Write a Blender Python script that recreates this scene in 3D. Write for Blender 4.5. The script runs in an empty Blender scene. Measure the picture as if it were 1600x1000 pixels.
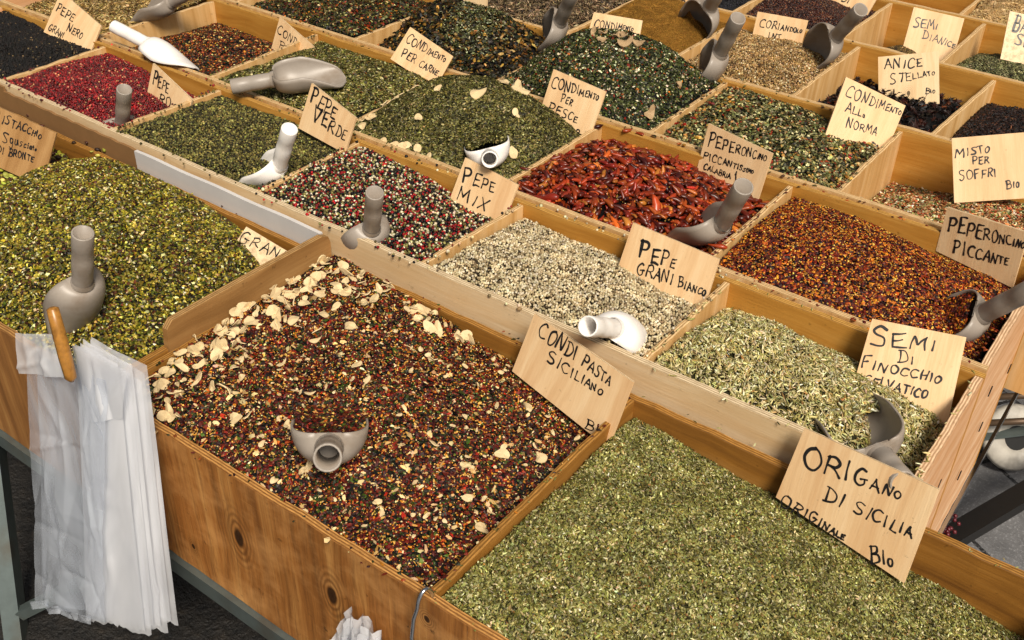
import bpy, math, random
import numpy as np
from mathutils import Vector, Matrix

S = bpy.context.scene
COL = S.collection
rng = np.random.default_rng(7)
random.seed(7)

# ------------------------------------------------------------------ camera
cam_d = bpy.data.cameras.new("camera")
cam_d.sensor_fit = 'HORIZONTAL'; cam_d.sensor_width = 36.0; cam_d.lens = 36.8175
cam_d.clip_start = 0.02; cam_d.clip_end = 200.0
cam = bpy.data.objects.new("camera", cam_d); COL.objects.link(cam)
_R = (0.804647, 0.593204, 0.025525); _U = (-0.358249, 0.450764, 0.817600); _W = (-0.473498, 0.667024, -0.575221)
cam.matrix_world = Matrix(((_R[0], _U[0], -_W[0], 0.0), (_R[1], _U[1], -_W[1], 0.0), (_R[2], _U[2], -_W[2], 1.0), (0, 0, 0, 1)))
S.camera = cam

# ------------------------------------------------------------------ world, sun, exposure
SUN_EL, SUN_AZ = math.radians(50), math.radians(-38)      # azimuth measured from +X towards +Y
w = bpy.data.worlds.new("World"); S.world = w; w.use_nodes = True
nt = w.node_tree; nt.nodes.clear()
sky = nt.nodes.new('ShaderNodeTexSky'); sky.sky_type = 'NISHITA'; sky.sun_disc = False
sky.sun_elevation = SUN_EL; sky.sun_rotation = math.pi / 2 - SUN_AZ
sky.dust_density = 6.0; sky.air_density = 1.0; sky.ozone_density = 0.6
hs = nt.nodes.new('ShaderNodeHueSaturation'); hs.inputs['Saturation'].default_value = 0.18
bg = nt.nodes.new('ShaderNodeBackground'); bg.inputs['Strength'].default_value = 0.05
wo = nt.nodes.new('ShaderNodeOutputWorld')
nt.links.new(sky.outputs[0], hs.inputs['Color']); nt.links.new(hs.outputs[0], bg.inputs[0]); nt.links.new(bg.outputs[0], wo.inputs[0])
sun_d = bpy.data.lights.new("sun", 'SUN'); sun_d.energy = 3.6; sun_d.angle = math.radians(16); sun_d.color = (1.0, 0.90, 0.76)
sun = bpy.data.objects.new("sun", sun_d); COL.objects.link(sun)
_d = Vector((math.cos(SUN_EL) * math.cos(SUN_AZ), math.cos(SUN_EL) * math.sin(SUN_AZ), math.sin(SUN_EL)))
sun.rotation_euler = _d.to_track_quat('Z', 'Y').to_euler()
S.view_settings.view_transform = 'Standard'; S.view_settings.look = 'None'
S.view_settings.exposure = 0.20; S.view_settings.gamma = 1.0
S.cycles.max_bounces = 6; S.cycles.transparent_max_bounces = 24

GROUND_Z = -0.80

# ------------------------------------------------------------------ helpers
def lin(h):
    h = h.lstrip('#'); o = []
    for i in (0, 2, 4):
        c = int(h[i:i + 2], 16) / 255.0
        o.append(c / 12.92 if c <= 0.04045 else ((c + 0.055) / 1.055) ** 2.4)
    return tuple(o)

def tag(o, label=None, cat=None, group=None, kind=None):
    if label: o['label'] = label
    if cat: o['category'] = cat
    if group: o['group'] = group
    if kind: o['kind'] = kind
    return o

def empty(name, loc, label, cat, group=None):
    o = bpy.data.objects.new(name, None); COL.objects.link(o); o.location = loc
    return tag(o, label, cat, group)

class MB:
    """collects vertices, faces, a vector attribute (length, height, thickness) and a colour per vertex"""
    def __init__(s): s.v = []; s.f = []; s.bc = []; s.c = []
    def add(s, verts, faces, bc=None, col=None):
        b = len(s.v); s.v += [tuple(map(float, p)) for p in verts]
        s.f += [tuple(b + i for i in f) for f in faces]
        s.bc += [tuple(map(float, p)) for p in (bc if bc is not None else verts)]
        s.c += [tuple(col) + (1.0,) if col is not None else (1, 1, 1, 1)] * len(verts)
    def build(s, name, mat, parent=None, smooth=False, origin=None):
        me = bpy.data.meshes.new(name)
        pw = Vector(parent_world(parent)) if parent is not None else Vector((0, 0, 0))
        og = Vector(origin) if origin is not None else Vector((0, 0, 0))
        off = og if origin is not None else pw
        me.from_pydata([tuple(Vector(p) - off) for p in s.v], [], s.f)
        a = me.attributes.new('bc', 'FLOAT_VECTOR', 'POINT'); a.data.foreach_set('vector', np.array(s.bc, dtype=np.float32).ravel())
        a = me.attributes.new('Col', 'FLOAT_COLOR', 'POINT'); a.data.foreach_set('color', np.array(s.c, dtype=np.float32).ravel())
        if smooth: me.polygons.foreach_set('use_smooth', [True] * len(me.polygons))
        if mat: me.materials.append(mat)
        me.update()
        o = bpy.data.objects.new(name, me); COL.objects.link(o)
        if parent is not None:
            o.parent = parent
            o.location = off - pw
        elif origin is not None: o.location = og
        return o

def parent_world(p):
    v = Vector((0, 0, 0))
    while p is not None: v = v + Vector(p.location); p = p.parent
    return v

def numpy_mesh(name, V, loops, sizes, C, mat, smooth):
    me = bpy.data.meshes.new(name)
    me.vertices.add(len(V)); me.vertices.foreach_set('co', V.astype(np.float32).ravel())
    me.loops.add(len(loops)); me.loops.foreach_set('vertex_index', loops.astype(np.int32))
    me.polygons.add(len(sizes))
    st = np.zeros(len(sizes), np.int32); st[1:] = np.cumsum(sizes)[:-1]
    me.polygons.foreach_set('loop_start', st); me.polygons.foreach_set('loop_total', sizes.astype(np.int32))
    me.polygons.foreach_set('use_smooth', smooth.astype(bool))
    me.update(calc_edges=True)
    a = me.attributes.new('Col', 'FLOAT_COLOR', 'POINT')
    a.data.foreach_set('color', np.concatenate([C, np.ones((len(C), 1))], 1).astype(np.float32).ravel())
    me.materials.append(mat)
    o = bpy.data.objects.new(name, me); COL.objects.link(o)
    return o

# ------------------------------------------------------------------ materials
class NT:
    def __init__(s, name):
        s.m = bpy.data.materials.new(name); s.m.use_nodes = True; s.t = s.m.node_tree; s.t.nodes.clear()
        s.out = s.n('ShaderNodeOutputMaterial'); s.b = s.n('ShaderNodeBsdfPrincipled'); s.l(s.b.outputs[0], s.out.inputs[0])
    def n(s, t, **kw):
        x = s.t.nodes.new(t)
        for k, v in kw.items(): setattr(x, k, v)
        return x
    def l(s, a, b): s.t.links.new(a, b)
    def set(s, node, **kw):
        for k, v in kw.items(): node.inputs[k.replace('_', ' ')].default_value = v
    def attr(s, name, out='Vector'):
        return s.n('ShaderNodeAttribute', attribute_name=name).outputs[out]
    def mapping(s, vec, scale, loc=(0, 0, 0)):
        m = s.n('ShaderNodeMapping'); s.l(vec, m.inputs[0]); m.inputs['Scale'].default_value = scale; m.inputs['Location'].default_value = loc
        return m.outputs[0]
    def noise(s, vec, scale, detail=4, rough=.6, dist=0.0):
        x = s.n('ShaderNodeTexNoise'); s.l(vec, x.inputs['Vector'])
        s.set(x, Scale=scale, Detail=detail, Roughness=rough, Distortion=dist); return x.outputs['Fac']
    def ramp(s, fac, stops):
        r = s.n('ShaderNodeValToRGB'); e = r.color_ramp.elements
        while len(e) > 1: e.remove(e[-1])
        e[0].position = stops[0][0]; e[0].color = (*stops[0][1], 1)
        for p, c in stops[1:]:
            k = e.new(p); k.color = (*c, 1)
        s.l(fac, r.inputs[0]); return r.outputs['Color']
    def mix(s, fac, a, b, mode='MIX'):
        x = s.n('ShaderNodeMix', data_type='RGBA', blend_type=mode)
        if isinstance(fac, (int, float)): x.inputs[0].default_value = fac
        else: s.l(fac, x.inputs[0])
        for i, v in ((6, a), (7, b)):
            if isinstance(v, tuple): x.inputs[i].default_value = (*v[:3], 1)
            else: s.l(v, x.inputs[i])
        return x.outputs[2]
    def math(s, op, a, b=0.0):
        x = s.n('ShaderNodeMath', operation=op)
        for i, v in ((0, a), (1, b)):
            if isinstance(v, (int, float)): x.inputs[i].default_value = v
            else: s.l(v, x.inputs[i])
        return x.outputs[0]
    def bump(s, h, strength=.3, dist=.002):
        x = s.n('ShaderNodeBump'); x.inputs['Strength'].default_value = strength; x.inputs['Distance'].default_value = dist
        s.l(h, x.inputs['Height']); s.l(x.outputs[0], s.b.inputs['Normal'])

def wood_mat(name, c_dark, c_mid, c_light, dirt=.35, vertical=True, rough=.6, stripe=(.55, .85), knots=True, knot_scale=(3.2, 3.2), own_knots=(), fibre=1.1):
    """plywood: veneer grain on the faces, ply layers on the cut edges; bc = (along, height, thickness)"""
    g = NT(name); bc = g.attr('bc')
    oi = g.n('ShaderNodeObjectInfo'); add = g.n('ShaderNodeVectorMath', operation='ADD')
    cmb = g.n('ShaderNodeCombineXYZ'); rm = g.math('MULTIPLY', oi.outputs['Random'], 37.0)
    g.l(rm, cmb.inputs[0]); g.l(rm, cmb.inputs[1]); g.l(bc, add.inputs[0]); g.l(cmb.outputs[0], add.inputs[1])
    p = add.outputs[0]
    warp = g.noise(g.mapping(p, (2.5, 2.5, 2.5)), 1.6, 3)
    wv = g.n('ShaderNodeVectorMath', operation='MULTIPLY_ADD'); wcol = g.n('ShaderNodeTexNoise'); g.l(p, wcol.inputs['Vector']); g.set(wcol, Scale=4.0, Detail=2.0)
    g.l(wcol.outputs['Color'], wv.inputs[0]); wv.inputs[1].default_value = (.05, .05, .05); g.l(p, wv.inputs[2])
    sc = (38, 2.2, 9) if vertical else (2.0, 34, 9)
    grain = g.noise(g.mapping(wv.outputs[0], sc), 1.0, 6, .62)
    fine = g.noise(g.mapping(p, (300, 11, 40) if vertical else (11, 300, 40)), 1.0, 4, .75)
    blot = g.noise(g.mapping(p, (5, 4, 5)), 1.0, 5, .6)
    col = g.ramp(grain, [(.25, c_dark), (.5, c_mid), (.72, c_light)])
    col = g.mix(g.math('MULTIPLY', g.math('SUBTRACT', fine, .46), fibre), col, c_dark)
    col = g.mix(g.ramp(blot, [(.4, (0, 0, 0)), (.75, (.55, .55, .55))]), col, c_dark)
    if fibre > 2:       # weathered: raised fibres, pale scratches, bleached patches
        fb = g.noise(g.mapping(wv.outputs[0], (150, 4.5, 30)), 1.0, 3, .6)
        col = g.mix(g.ramp(fb, [(.52, (0, 0, 0)), (.68, (.42, .42, .42))]), col, tuple(x * .55 for x in c_dark))
        ble = g.noise(g.mapping(p, (7, 9, 5)), 1.0, 5, .65)
        col = g.mix(g.ramp(ble, [(.48, (0, 0, 0)), (.70, (.5, .5, .5))]), col, tuple(min(1, x * 1.15 + .03) for x in c_light))
        scr = g.noise(g.mapping(p, (7, 210, 5)), 1.0, 3, .6)
        col = g.mix(g.ramp(scr, [(.66, (0, 0, 0)), (.74, (.5, .5, .5))]), col, tuple(min(1, x * 1.25) for x in c_light))
    if knots:
        vo = g.n('ShaderNodeTexVoronoi', feature='F1'); mp = g.mapping(wv.outputs[0], (knot_scale[0], knot_scale[1], .01)); g.l(mp, vo.inputs['Vector']); g.set(vo, Scale=1.0, Randomness=1.0)
        d = vo.outputs['Distance']
        ring = g.n('ShaderNodeTexWave'); ring.wave_type = 'RINGS'
        rings = g.math('SINE', g.math('MULTIPLY', d, 170.0))
        rm2 = g.ramp(d, [(.03, (1, 1, 1)), (.13, (0, 0, 0))])
        col = g.mix(g.math('MULTIPLY', g.math('MULTIPLY', g.math('ADD', g.math('MULTIPLY', rings, .5), .5), .5), rm2), col, c_dark)
        kn = g.ramp(d, [(.028, (1, 1, 1)), (.038, (0, 0, 0))])
        col = g.mix(kn, col, tuple(x * .22 for x in c_dark))
    for (ks, kh, ka, kb) in own_knots:          # (along, height, half width, half height) of the knots this board really has
        dx = g.n('ShaderNodeVectorMath', operation='SUBTRACT'); g.l(bc, dx.inputs[0]); dx.inputs[1].default_value = (ks, kh, 0)
        nzc = g.n('ShaderNodeTexNoise'); g.l(bc, nzc.inputs['Vector']); g.set(nzc, Scale=38.0, Detail=3.0)
        dv = g.n('ShaderNodeVectorMath', operation='MULTIPLY_ADD'); g.l(nzc.outputs['Color'], dv.inputs[0]); dv.inputs[1].default_value = (ka * .55, kb * .55, 0); g.l(dx.outputs[0], dv.inputs[2])
        d2 = g.n('ShaderNodeVectorMath', operation='MULTIPLY'); g.l(dv.outputs[0], d2.inputs[0]); d2.inputs[1].default_value = (1 / ka, 1 / kb, 0)
        ln = g.n('ShaderNodeVectorMath', operation='LENGTH'); g.l(d2.outputs[0], ln.inputs[0]); dd = ln.outputs['Value']
        rr = g.math('ADD', g.math('MULTIPLY', g.math('SINE', g.math('MULTIPLY', dd, 8.5)), .5), .5)
        col = g.mix(g.math('MULTIPLY', rr, g.ramp(g.math('MULTIPLY', dd, .2), [(.22, (.85, .85, .85)), (.85, (0, 0, 0))])), col, tuple(x * .75 for x in c_dark))
        col = g.mix(g.ramp(dd, [(.8, (.95, .95, .95)), (1.15, (0, 0, 0))]), col, tuple(x * .16 for x in c_dark))
    # dark scuffs and grime spots
    sp = g.noise(g.mapping(p, (60, 60, 60)), 1.0, 4, .75)
    col = g.mix(g.math('MULTIPLY', g.ramp(sp, [(.64, (0, 0, 0)), (.76, (1, 1, 1))]), dirt), col, tuple(x * .12 for x in c_dark))
    # ply layers on the top edge
    sx = g.n('ShaderNodeSeparateXYZ'); g.l(bc, sx.inputs[0])
    tt = g.math('ADD', g.math('MULTIPLY', sx.outputs[2], 1400.0), g.math('MULTIPLY', g.noise(g.mapping(p, (9, 1, 1)), 1.0, 2), 1.6))
    lay = g.math('ADD', g.math('MULTIPLY', g.math('SINE', tt), .5), .5)
    edge = g.mix(lay, tuple(x * stripe[0] for x in c_mid), tuple(min(1, x * stripe[1] * 1.25) for x in c_light))
    eg = g.noise(g.mapping(p, (70, 70, 500)), 1.0, 4, .7)
    edge = g.mix(g.ramp(eg, [(.42, (0, 0, 0)), (.75, (.8, .8, .8))]), edge, tuple(x * .4 for x in c_dark))
    ge = g.n('ShaderNodeNewGeometry'); sz = g.n('ShaderNodeSeparateXYZ'); g.l(ge.outputs['True Normal'], sz.inputs[0])
    top = g.math('GREATER_THAN', sz.outputs[2], .6)
    col = g.mix(top, col, edge)
    g.l(col, g.b.inputs['Base Color']); g.set(g.b, Roughness=rough); g.b.inputs['Specular IOR Level'].default_value = .25
    g.bump(g.math('ADD', fine, g.math('MULTIPLY', grain, .6)), .35, .0015)
    return g.m

def spice_mat(name, rough=.55, spec=.35, trans=0.0):
    g = NT(name); c = g.attr('Col', 'Color')
    g.l(c, g.b.inputs['Base Color']); g.set(g.b, Roughness=rough); g.b.inputs['Specular IOR Level'].default_value = spec
    return g.m

def plain_mat(name, col, rough=.4, metal=0.0, spec=.5, var=.15, scale=40, dirt=0.0, dirtcol=(.05, .03, .015)):
    g = NT(name); tc = g.n('ShaderNodeTexCoord').outputs['Object']
    n1 = g.noise(tc, scale, 5, .65); n2 = g.noise(tc, scale * .25, 4, .6)
    c = g.mix(g.ramp(n1, [(.35, (0, 0, 0)), (.7, (var, var, var))]), col, tuple(x * .55 for x in col))
    if dirt > 0: c = g.mix(g.math('MULTIPLY', g.ramp(n2, [(.50, (0, 0, 0)), (.68, (1, 1, 1))]), dirt), c, dirtcol)
    g.l(c, g.b.inputs['Base Color']); g.set(g.b, Roughness=rough, Metallic=metal); g.b.inputs['Specular IOR Level'].default_value = spec
    g.bump(n1, .08, .001)
    return g.m

M = {}
M['new_ply'] = wood_mat('new plywood', lin('b98a4e'), lin('d8ad72'), lin('eac795'), dirt=.5)
M['new_ply_h'] = wood_mat('amber plywood', lin('a06a24'), lin('c08a3c'), lin('d2a154'), dirt=.5, vertical=False)
M['front_ply'] = wood_mat('orange weathered plywood', lin('6e431c'), lin('a86e34'), lin('cc9654'), dirt=.9, knots=False, fibre=2.6, own_knots=[(.300, -.127, .010, .020), (.494, -.116, .009, .018), (.669, -.039, .005, .006), (.17, -.235, .004, .006)])
M['pale_ply'] = wood_mat('pale plywood', lin('c9a574'), lin('dcc096'), lin('e8d2ae'), dirt=.6, vertical=False, knots=False)
M['old_ply'] = wood_mat('weathered plywood', lin('6b4522'), lin('9a6a38'), lin('b98a50'), dirt=.75, knot_scale=(3.6, 3.0))
M['old_ply_in'] = wood_mat('weathered amber plywood', lin('70481c'), lin('9c6a2a'), lin('b48240'), dirt=.6, vertical=False)
M['old_hard'] = wood_mat('weathered brown board', lin('80592e'), lin('a67c4a'), lin('bd9560'), dirt=.9, vertical=False, knots=False)
M['bright_ply'] = wood_mat('pink pine plywood', lin('c68c58'), lin('e2b184'), lin('f0cda6'), dirt=.25, vertical=False, knots=False)
M['sign'] = wood_mat('veneer sign', lin('d2a676'), lin('e8c698'), lin('f0d5ab'), dirt=.5, rough=.5, knots=False)
M['sign_knot'] = wood_mat('veneer sign with knot', lin('d8b282'), lin('ebcfa4'), lin('f2dcb8'), dirt=.5, rough=.5, knots=False, own_knots=[(.074, .032, .0045, .0065)])
M['sign_knot2'] = wood_mat('veneer sign with big knot', lin('d8b282'), lin('ebcfa4'), lin('f2dcb8'), dirt=.5, rough=.5, knots=False, own_knots=[(.105, .022, .008, .008)])
M['sign_old'] = wood_mat('brown veneer sign', lin('8a6236'), lin('b08858'), lin('c09a68'), dirt=.3, rough=.5, knots=False)
M['ink'] = plain_mat('black marker', (.012, .011, .012), .45, var=.0)
M['spice'] = spice_mat('dry spice'); M['spice_gloss'] = spice_mat('glossy spice', .33, .5); M['spice_powder'] = spice_mat('powder spice', .9, .1)
M['scoop_grey'] = plain_mat('grey plastic', lin('9b9186'), .42, var=.22, scale=60, dirt=.35, dirtcol=lin('6e5638'))
M['scoop_white'] = plain_mat('white plastic', lin('efebe6'), .38, var=.06, scale=60, dirt=.12, dirtcol=lin('b59a78'))
M['cardboard'] = plain_mat('brown cardboard', lin('8a6844'), .8, var=.25, scale=25, spec=.1)
M['white_board'] = plain_mat('white foam board', lin('cbc8c6'), .5, var=.15, scale=18)
M['steel'] = plain_mat('galvanised steel', lin('6f7a78'), .45, metal=.6, var=.5, scale=30, dirt=.4, dirtcol=lin('6a5a44'))
M['zinc'] = plain_mat('bright zinc wire', lin('c8ccd2'), .22, metal=1.0, var=.1)
M['black_metal'] = plain_mat('black metal', lin('1d1c1b'), .4, metal=.3, var=.4, scale=60)
M['rust'] = plain_mat('brown metal rod', lin('6a5644'), .45, metal=.5, var=.5, scale=50)
M['wheel'] = plain_mat('worn white rubber', lin('b9b3a8'), .5, var=.5, scale=30, dirt=.5, dirtcol=lin('4a4136'))
M['stick'] = plain_mat('yellow varnished wood', lin('b07a34'), .32, var=.85, scale=130, dirt=.6, dirtcol=lin('5a3410'))
M['garlic'] = plain_mat('dried garlic', lin('e2c898'), .6, var=.45, scale=110)
M['mushroom'] = plain_mat('dried mushroom', lin('b89a72'), .7, var=.6, scale=80, dirt=.5, dirtcol=lin('5a3a1c'))
M['berry'] = plain_mat('dark red berry', lin('5a1820'), .35, var=.4, scale=100)
# ------------------------------------------------------------------ large structure: ground
def build_ground():
    g = NT('paving'); tc = g.n('ShaderNodeTexCoord').outputs['Object']
    rotm = g.n('ShaderNodeMapping'); g.l(tc, rotm.inputs[0]); rotm.inputs['Rotation'].default_value = (0, 0, .55)
    br = g.n('ShaderNodeTexBrick'); g.l(rotm.outputs[0], br.inputs['Vector'])
    g.set(br, Scale=1.0, Mortar_Size=.008) if False else None
    br.inputs['Scale'].default_value = 1.0; br.inputs['Brick Width'].default_value = .34; br.inputs['Row Height'].default_value = .24
    br.inputs['Mortar Size'].default_value = .006; br.inputs['Mortar Smooth'].default_value = .3
    br.inputs['Color1'].default_value = (.12, .12, .125, 1); br.inputs['Color2'].default_value = (.17, .17, .175, 1); br.inputs['Mortar'].default_value = (.012, .012, .013, 1)
    n1 = g.noise(tc, 130, 6, .75); n2 = g.noise(tc, 9, 4, .6)
    c = g.mix(g.ramp(n1, [(.52, (0, 0, 0)), (.72, (.9, .9, .9))]), br.outputs['Color'], (.42, .42, .43))
    c = g.mix(g.ramp(n2, [(.4, (0, 0, 0)), (.7, (.6, .6, .6))]), c, (.035, .034, .035))
    g.l(c, g.b.inputs['Base Color']); g.set(g.b, Roughness=.5)
    h = g.math('ADD', g.math('MULTIPLY', n1, .7), g.math('MULTIPLY', br.outputs['Fac'], -1.2)); g.bump(h, .6, .006)
    mb = MB(); mb.add([(-40, -40, GROUND_Z), (40, -40, GROUND_Z), (40, 40, GROUND_Z), (-40, 40, GROUND_Z)], [(0, 1, 2, 3)])
    tag(mb.build('ground', g.m), 'dark grey stone paving', None, None, 'structure')
build_ground()
def build_shade_sheet():  # dark sheet over the paving: shade under and before the stall painted as colour
    g = NT('ground with painted shade'); tc = g.n('ShaderNodeTexCoord').outputs['Object']
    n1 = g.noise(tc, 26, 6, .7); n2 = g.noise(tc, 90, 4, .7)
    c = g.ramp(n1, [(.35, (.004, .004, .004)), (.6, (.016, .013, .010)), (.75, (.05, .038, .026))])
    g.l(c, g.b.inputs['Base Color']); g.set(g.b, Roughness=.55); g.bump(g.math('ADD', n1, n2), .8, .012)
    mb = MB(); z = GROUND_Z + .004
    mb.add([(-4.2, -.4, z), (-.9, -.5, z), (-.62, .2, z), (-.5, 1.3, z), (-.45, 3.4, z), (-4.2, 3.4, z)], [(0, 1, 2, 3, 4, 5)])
    tag(mb.build('ground_shade_sheet', g.m), 'near-black ground sheet with brown debris, shade of the stall painted into its colour', None, None, 'structure')
build_shade_sheet()

# ------------------------------------------------------------------ trays
def board_mb(mb, p0, p1, zt, h, th, n=14, bow=0.0):
    p0 = np.array(p0[:2], float); p1 = np.array(p1[:2], float); L = np.linalg.norm(p1 - p0); d = (p1 - p0) / L; nn = np.array([-d[1], d[0]])
    b = .0012; prof = [(-th / 2, -h), (-th / 2, -b), (-th / 2 + b, 0), (th / 2 - b, 0), (th / 2, -b), (th / 2, -h)]
    V = []; BC = []; F = []; k = len(prof)
    for i in range(n + 1):
        s = L * i / n; wob = bow * math.sin(math.pi * i / n) + rng.normal(0, .0005)
        jz = rng.normal(0, .0006) if 0 < i < n else 0
        for (t, z) in prof:
            q = p0 + d * s + nn * (t + wob)
            V.append((q[0], q[1], zt + z + (jz if z > -.01 else 0))); BC.append((s, z, t))
    for i in range(n):
        for j in range(k):
            a = i * k + j; c = i * k + (j + 1) % k
            F.append((a, a + k, c + k, c))
    F.append(tuple(range(k))); F.append(tuple(n * k + j for j in reversed(range(k))))
    mb.add(V, F, BC)

def board(parent, name, p0, p1, zt, h, th, mat, **kw):
    mb = MB(); board_mb(mb, p0, p1, zt, h, th, **kw); return mb.build(name, M[mat], parent)

TRAY_GROUP = 'plywood spice trays of the stall'
def tray(label, x0, x1, yf, yb, zt, h, divs, mf, mb_, md, me=None, tf=.014, front_h=None, left_end=True, right_end=True):
    """x0, x1, yf, yb are the inner faces"""
    t = empty('spice_tray', ((x0 + x1) / 2, (yf + yb) / 2, zt - h), label, 'tray', TRAY_GROUP)
    board(t, 'front_board', (x0 - tf, yf - tf / 2), (x1 + tf, yf - tf / 2), zt, front_h or h, tf, mf, n=40, bow=rng.normal(0, .001))
    board(t, 'back_board', (x0 - tf, yb + tf / 2), (x1 + tf, yb + tf / 2), zt, h, tf, mb_, n=40)
    if left_end: board(t, 'end_board', (x0 - tf / 2, yf + .0004), (x0 - tf / 2, yb - .0004), zt - .001, h, tf, me or md)
    if right_end: board(t, 'end_board', (x1 + tf / 2, yf + .0004), (x1 + tf / 2, yb - .0004), zt - .001, h, tf, me or md)
    for d in divs:
        xa, xb = (d, d) if not isinstance(d, tuple) else d
        board(t, 'divider', (xa, yf + .0004), (xb, yb - .0004), zt - .0015 - abs(rng.normal(0, .001)), h - .01, .0115, md)
    b = MB(); c = [(x0 + .001, yf + .001), (x1 - .001, yf + .001), (x1 - .001, yb - .001), (x0 + .001, yb - .001)]
    zb = zt - h + .003
    b.add([(*p, zb) for p in c] + [(*p, zb + .008) for p in c], [(3, 2, 1, 0), (4, 5, 6, 7), (0, 1, 5, 4), (1, 2, 6, 5), (2, 3, 7, 6), (3, 0, 4, 7)])
    b.build('tray_base', M['old_ply_in'], t)
    return t

Z1 = -.051
tA = tray('weathered front tray holding the pistachios, at the left edge behind the plastic bags', -2.62, -1.277, .673, 1.158, Z1, .292, [-1.944], 'old_ply', 'old_ply_in', 'old_ply_in')
tB = tray('big weathered front tray with knotty orange front board, holding the chilli garlic mix and oregano', -1.241, .078, .673, 1.163, Z1, .292, [-.589], 'front_ply', 'old_ply_in', 'old_ply_in')
# high brown partition standing between the two front trays
def high_board():
    y0, y1, zb = .797, 1.176, -.30
    prof = [(y0 + .004, zb), (y0, -.045), (y0 + .003, -.012), (y0 + .016, .0), (1.0, .0015), (y1 - .02, 0), (y1 - .005, -.006), (y1, -.02), (y1, zb)]
    th = .0125; xc = -1.2645; V = []; BC = []
    for sx in (-1, 1):
        for (y, z) in prof: V.append((xc + sx * th / 2, y, z)); BC.append((y, z, sx * th / 2))
    n = len(prof); F = [tuple(reversed(range(n))), tuple(range(n, 2 * n))]
    for i in range(n): j = (i + 1) % n; F.append((i, j, n + j, n + i))
    mb = MB(); mb.add(V, F, BC)
    o = mb.build('partition_board', M['old_hard'], None, origin=(xc, (y0 + y1) / 2, zb))
    tag(o, 'tall brown partition board with rounded corners between the pistachio crumbs and the chilli garlic mix', 'board')
high_board()

tray('long pale tray of the second row, black pepper through to fennel seeds', -2.83, -.163, 1.2075, 1.493, 0, .50, [-2.374, (-1.9455, -1.932), -1.4866, (-1.058, -1.046), -.596], 'pale_ply', 'new_ply_h', 'new_ply', 'bright_ply')
tray('long tray of the third row, holding the whole chillies and chilli flakes', -2.90, -.166, 1.531, 1.907, 0, .50, [(-2.452, -2.441), (-2.0125, -2.0265), -1.568, -1.125, -.659], 'new_ply', 'new_ply_h', 'new_ply', 'bright_ply')
tray('long tray of the fourth row, holding the green heap topped with mushroom slices', -2.84, -.12, 1.947, 2.3215, 0, .30, [-2.39, -1.927, -1.4625, -1.018, -.574], 'new_ply', 'new_ply_h', 'new_ply')
tray('long tray of the fifth row, holding the coriander and star anise', -2.42, -.10, 2.352, 2.784, 0, .30, [-1.87, -1.521, -1.2005, -.853, (-.511, -.494)], 'new_ply', 'new_ply_h', 'new_ply')
tray('long tray of the sixth row, holding flax seeds and the small heap of aniseed', -2.12, -.07, 2.814, 3.203, 0, .30, [-1.86, -1.55, -1.245, -.915, -.639, -.36], 'new_ply', 'new_ply_h', 'new_ply')
tray('farthest tray, holding pale sacks at the top edge', -1.62, .15, 3.233, 3.75, 0, .30, [-1.1, -.72], 'new_ply', 'new_ply_h', 'new_ply')

# ------------------------------------------------------------------ grain shapes
def t_ball():
    V = [(0, 0, 1)]; F = []
    th = [50, 88, 118]; n = 7
    for a in th:
        for i in range(n):
            q = 2 * math.pi * (i + .5 * (a == 88)) / n; V.append((math.sin(math.radians(a)) * math.cos(q), math.sin(math.radians(a)) * math.sin(q), math.cos(math.radians(a))))
    for i in range(n): F.append((0, 1 + i, 1 + (i + 1) % n))
    for r in range(2):
        for i in range(n): a = 1 + r * n + i; b = 1 + r * n + (i + 1) % n; F.append((a, a + n, b + n, b))
    return np.array(V) * .5, F, True
def t_seed():
    V = [(-.5, 0, 0)]; F = []; n = 5
    for x, r in ((-.3, .8), (0.02, 1.0), (.3, .75)):
        for i in range(n): q = 2 * math.pi * i / n; V.append((x, .5 * r * math.cos(q), .5 * r * math.sin(q)))
    V.append((.5, 0, .08))
    for i in range(n): F.append((0, 1 + (i + 1) % n, 1 + i)); F.append((len(V) - 1, 1 + 2 * n + i, 1 + 2 * n + (i + 1) % n))
    for r in range(2):
        for i in range(n): a = 1 + r * n + i; b = 1 + r * n + (i + 1) % n; F.append((a, b, b + n, a + n))
    return np.array(V), F, True
def t_chunk():
    V = [(.5, 0, 0), (0, .5, .05), (-.5, .05, 0), (0, -.5, 0), (.05, 0, .5), (0, 0, -.4)]
    F = [(0, 1, 4), (1, 2, 4), (2, 3, 4), (3, 0, 4), (1, 0, 5), (2, 1, 5), (3, 2, 5), (0, 3, 5)]
    return np.array(V, float), F, False
def t_leaf():
    V = [(-.5, -.28, 0), (-.5, .28, .05), (0, -.5, .22), (0, .5, .25), (.5, -.22, .05), (.5, .2, -.05)]
    return np.array(V, float), [(0, 2, 3, 1), (2, 4, 5, 3)], False
def t_chili():
    V = [(-.5, 0, 0)]; F = []; n = 5
    for x, r in ((-.44, .62), (-.2, 1.0), (.1, .9), (.36, .5)):
        for i in range(n): q = 2 * math.pi * i / n; V.append((x, .5 * r * math.cos(q) + .35 * (x * x * 4 - .4), .5 * r * math.sin(q) * .8))
    V.append((.52, .3, .03)); k = len(V) - 1
    for i in range(n): F.append((0, 1 + (i + 1) % n, 1 + i)); F.append((k, 1 + 3 * n + i, 1 + 3 * n + (i + 1) % n))
    for r in range(3):
        for i in range(n): a = 1 + r * n + i; b = 1 + r * n + (i + 1) % n; F.append((a, b, b + n, a + n))
    return np.array(V), F, True
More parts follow.
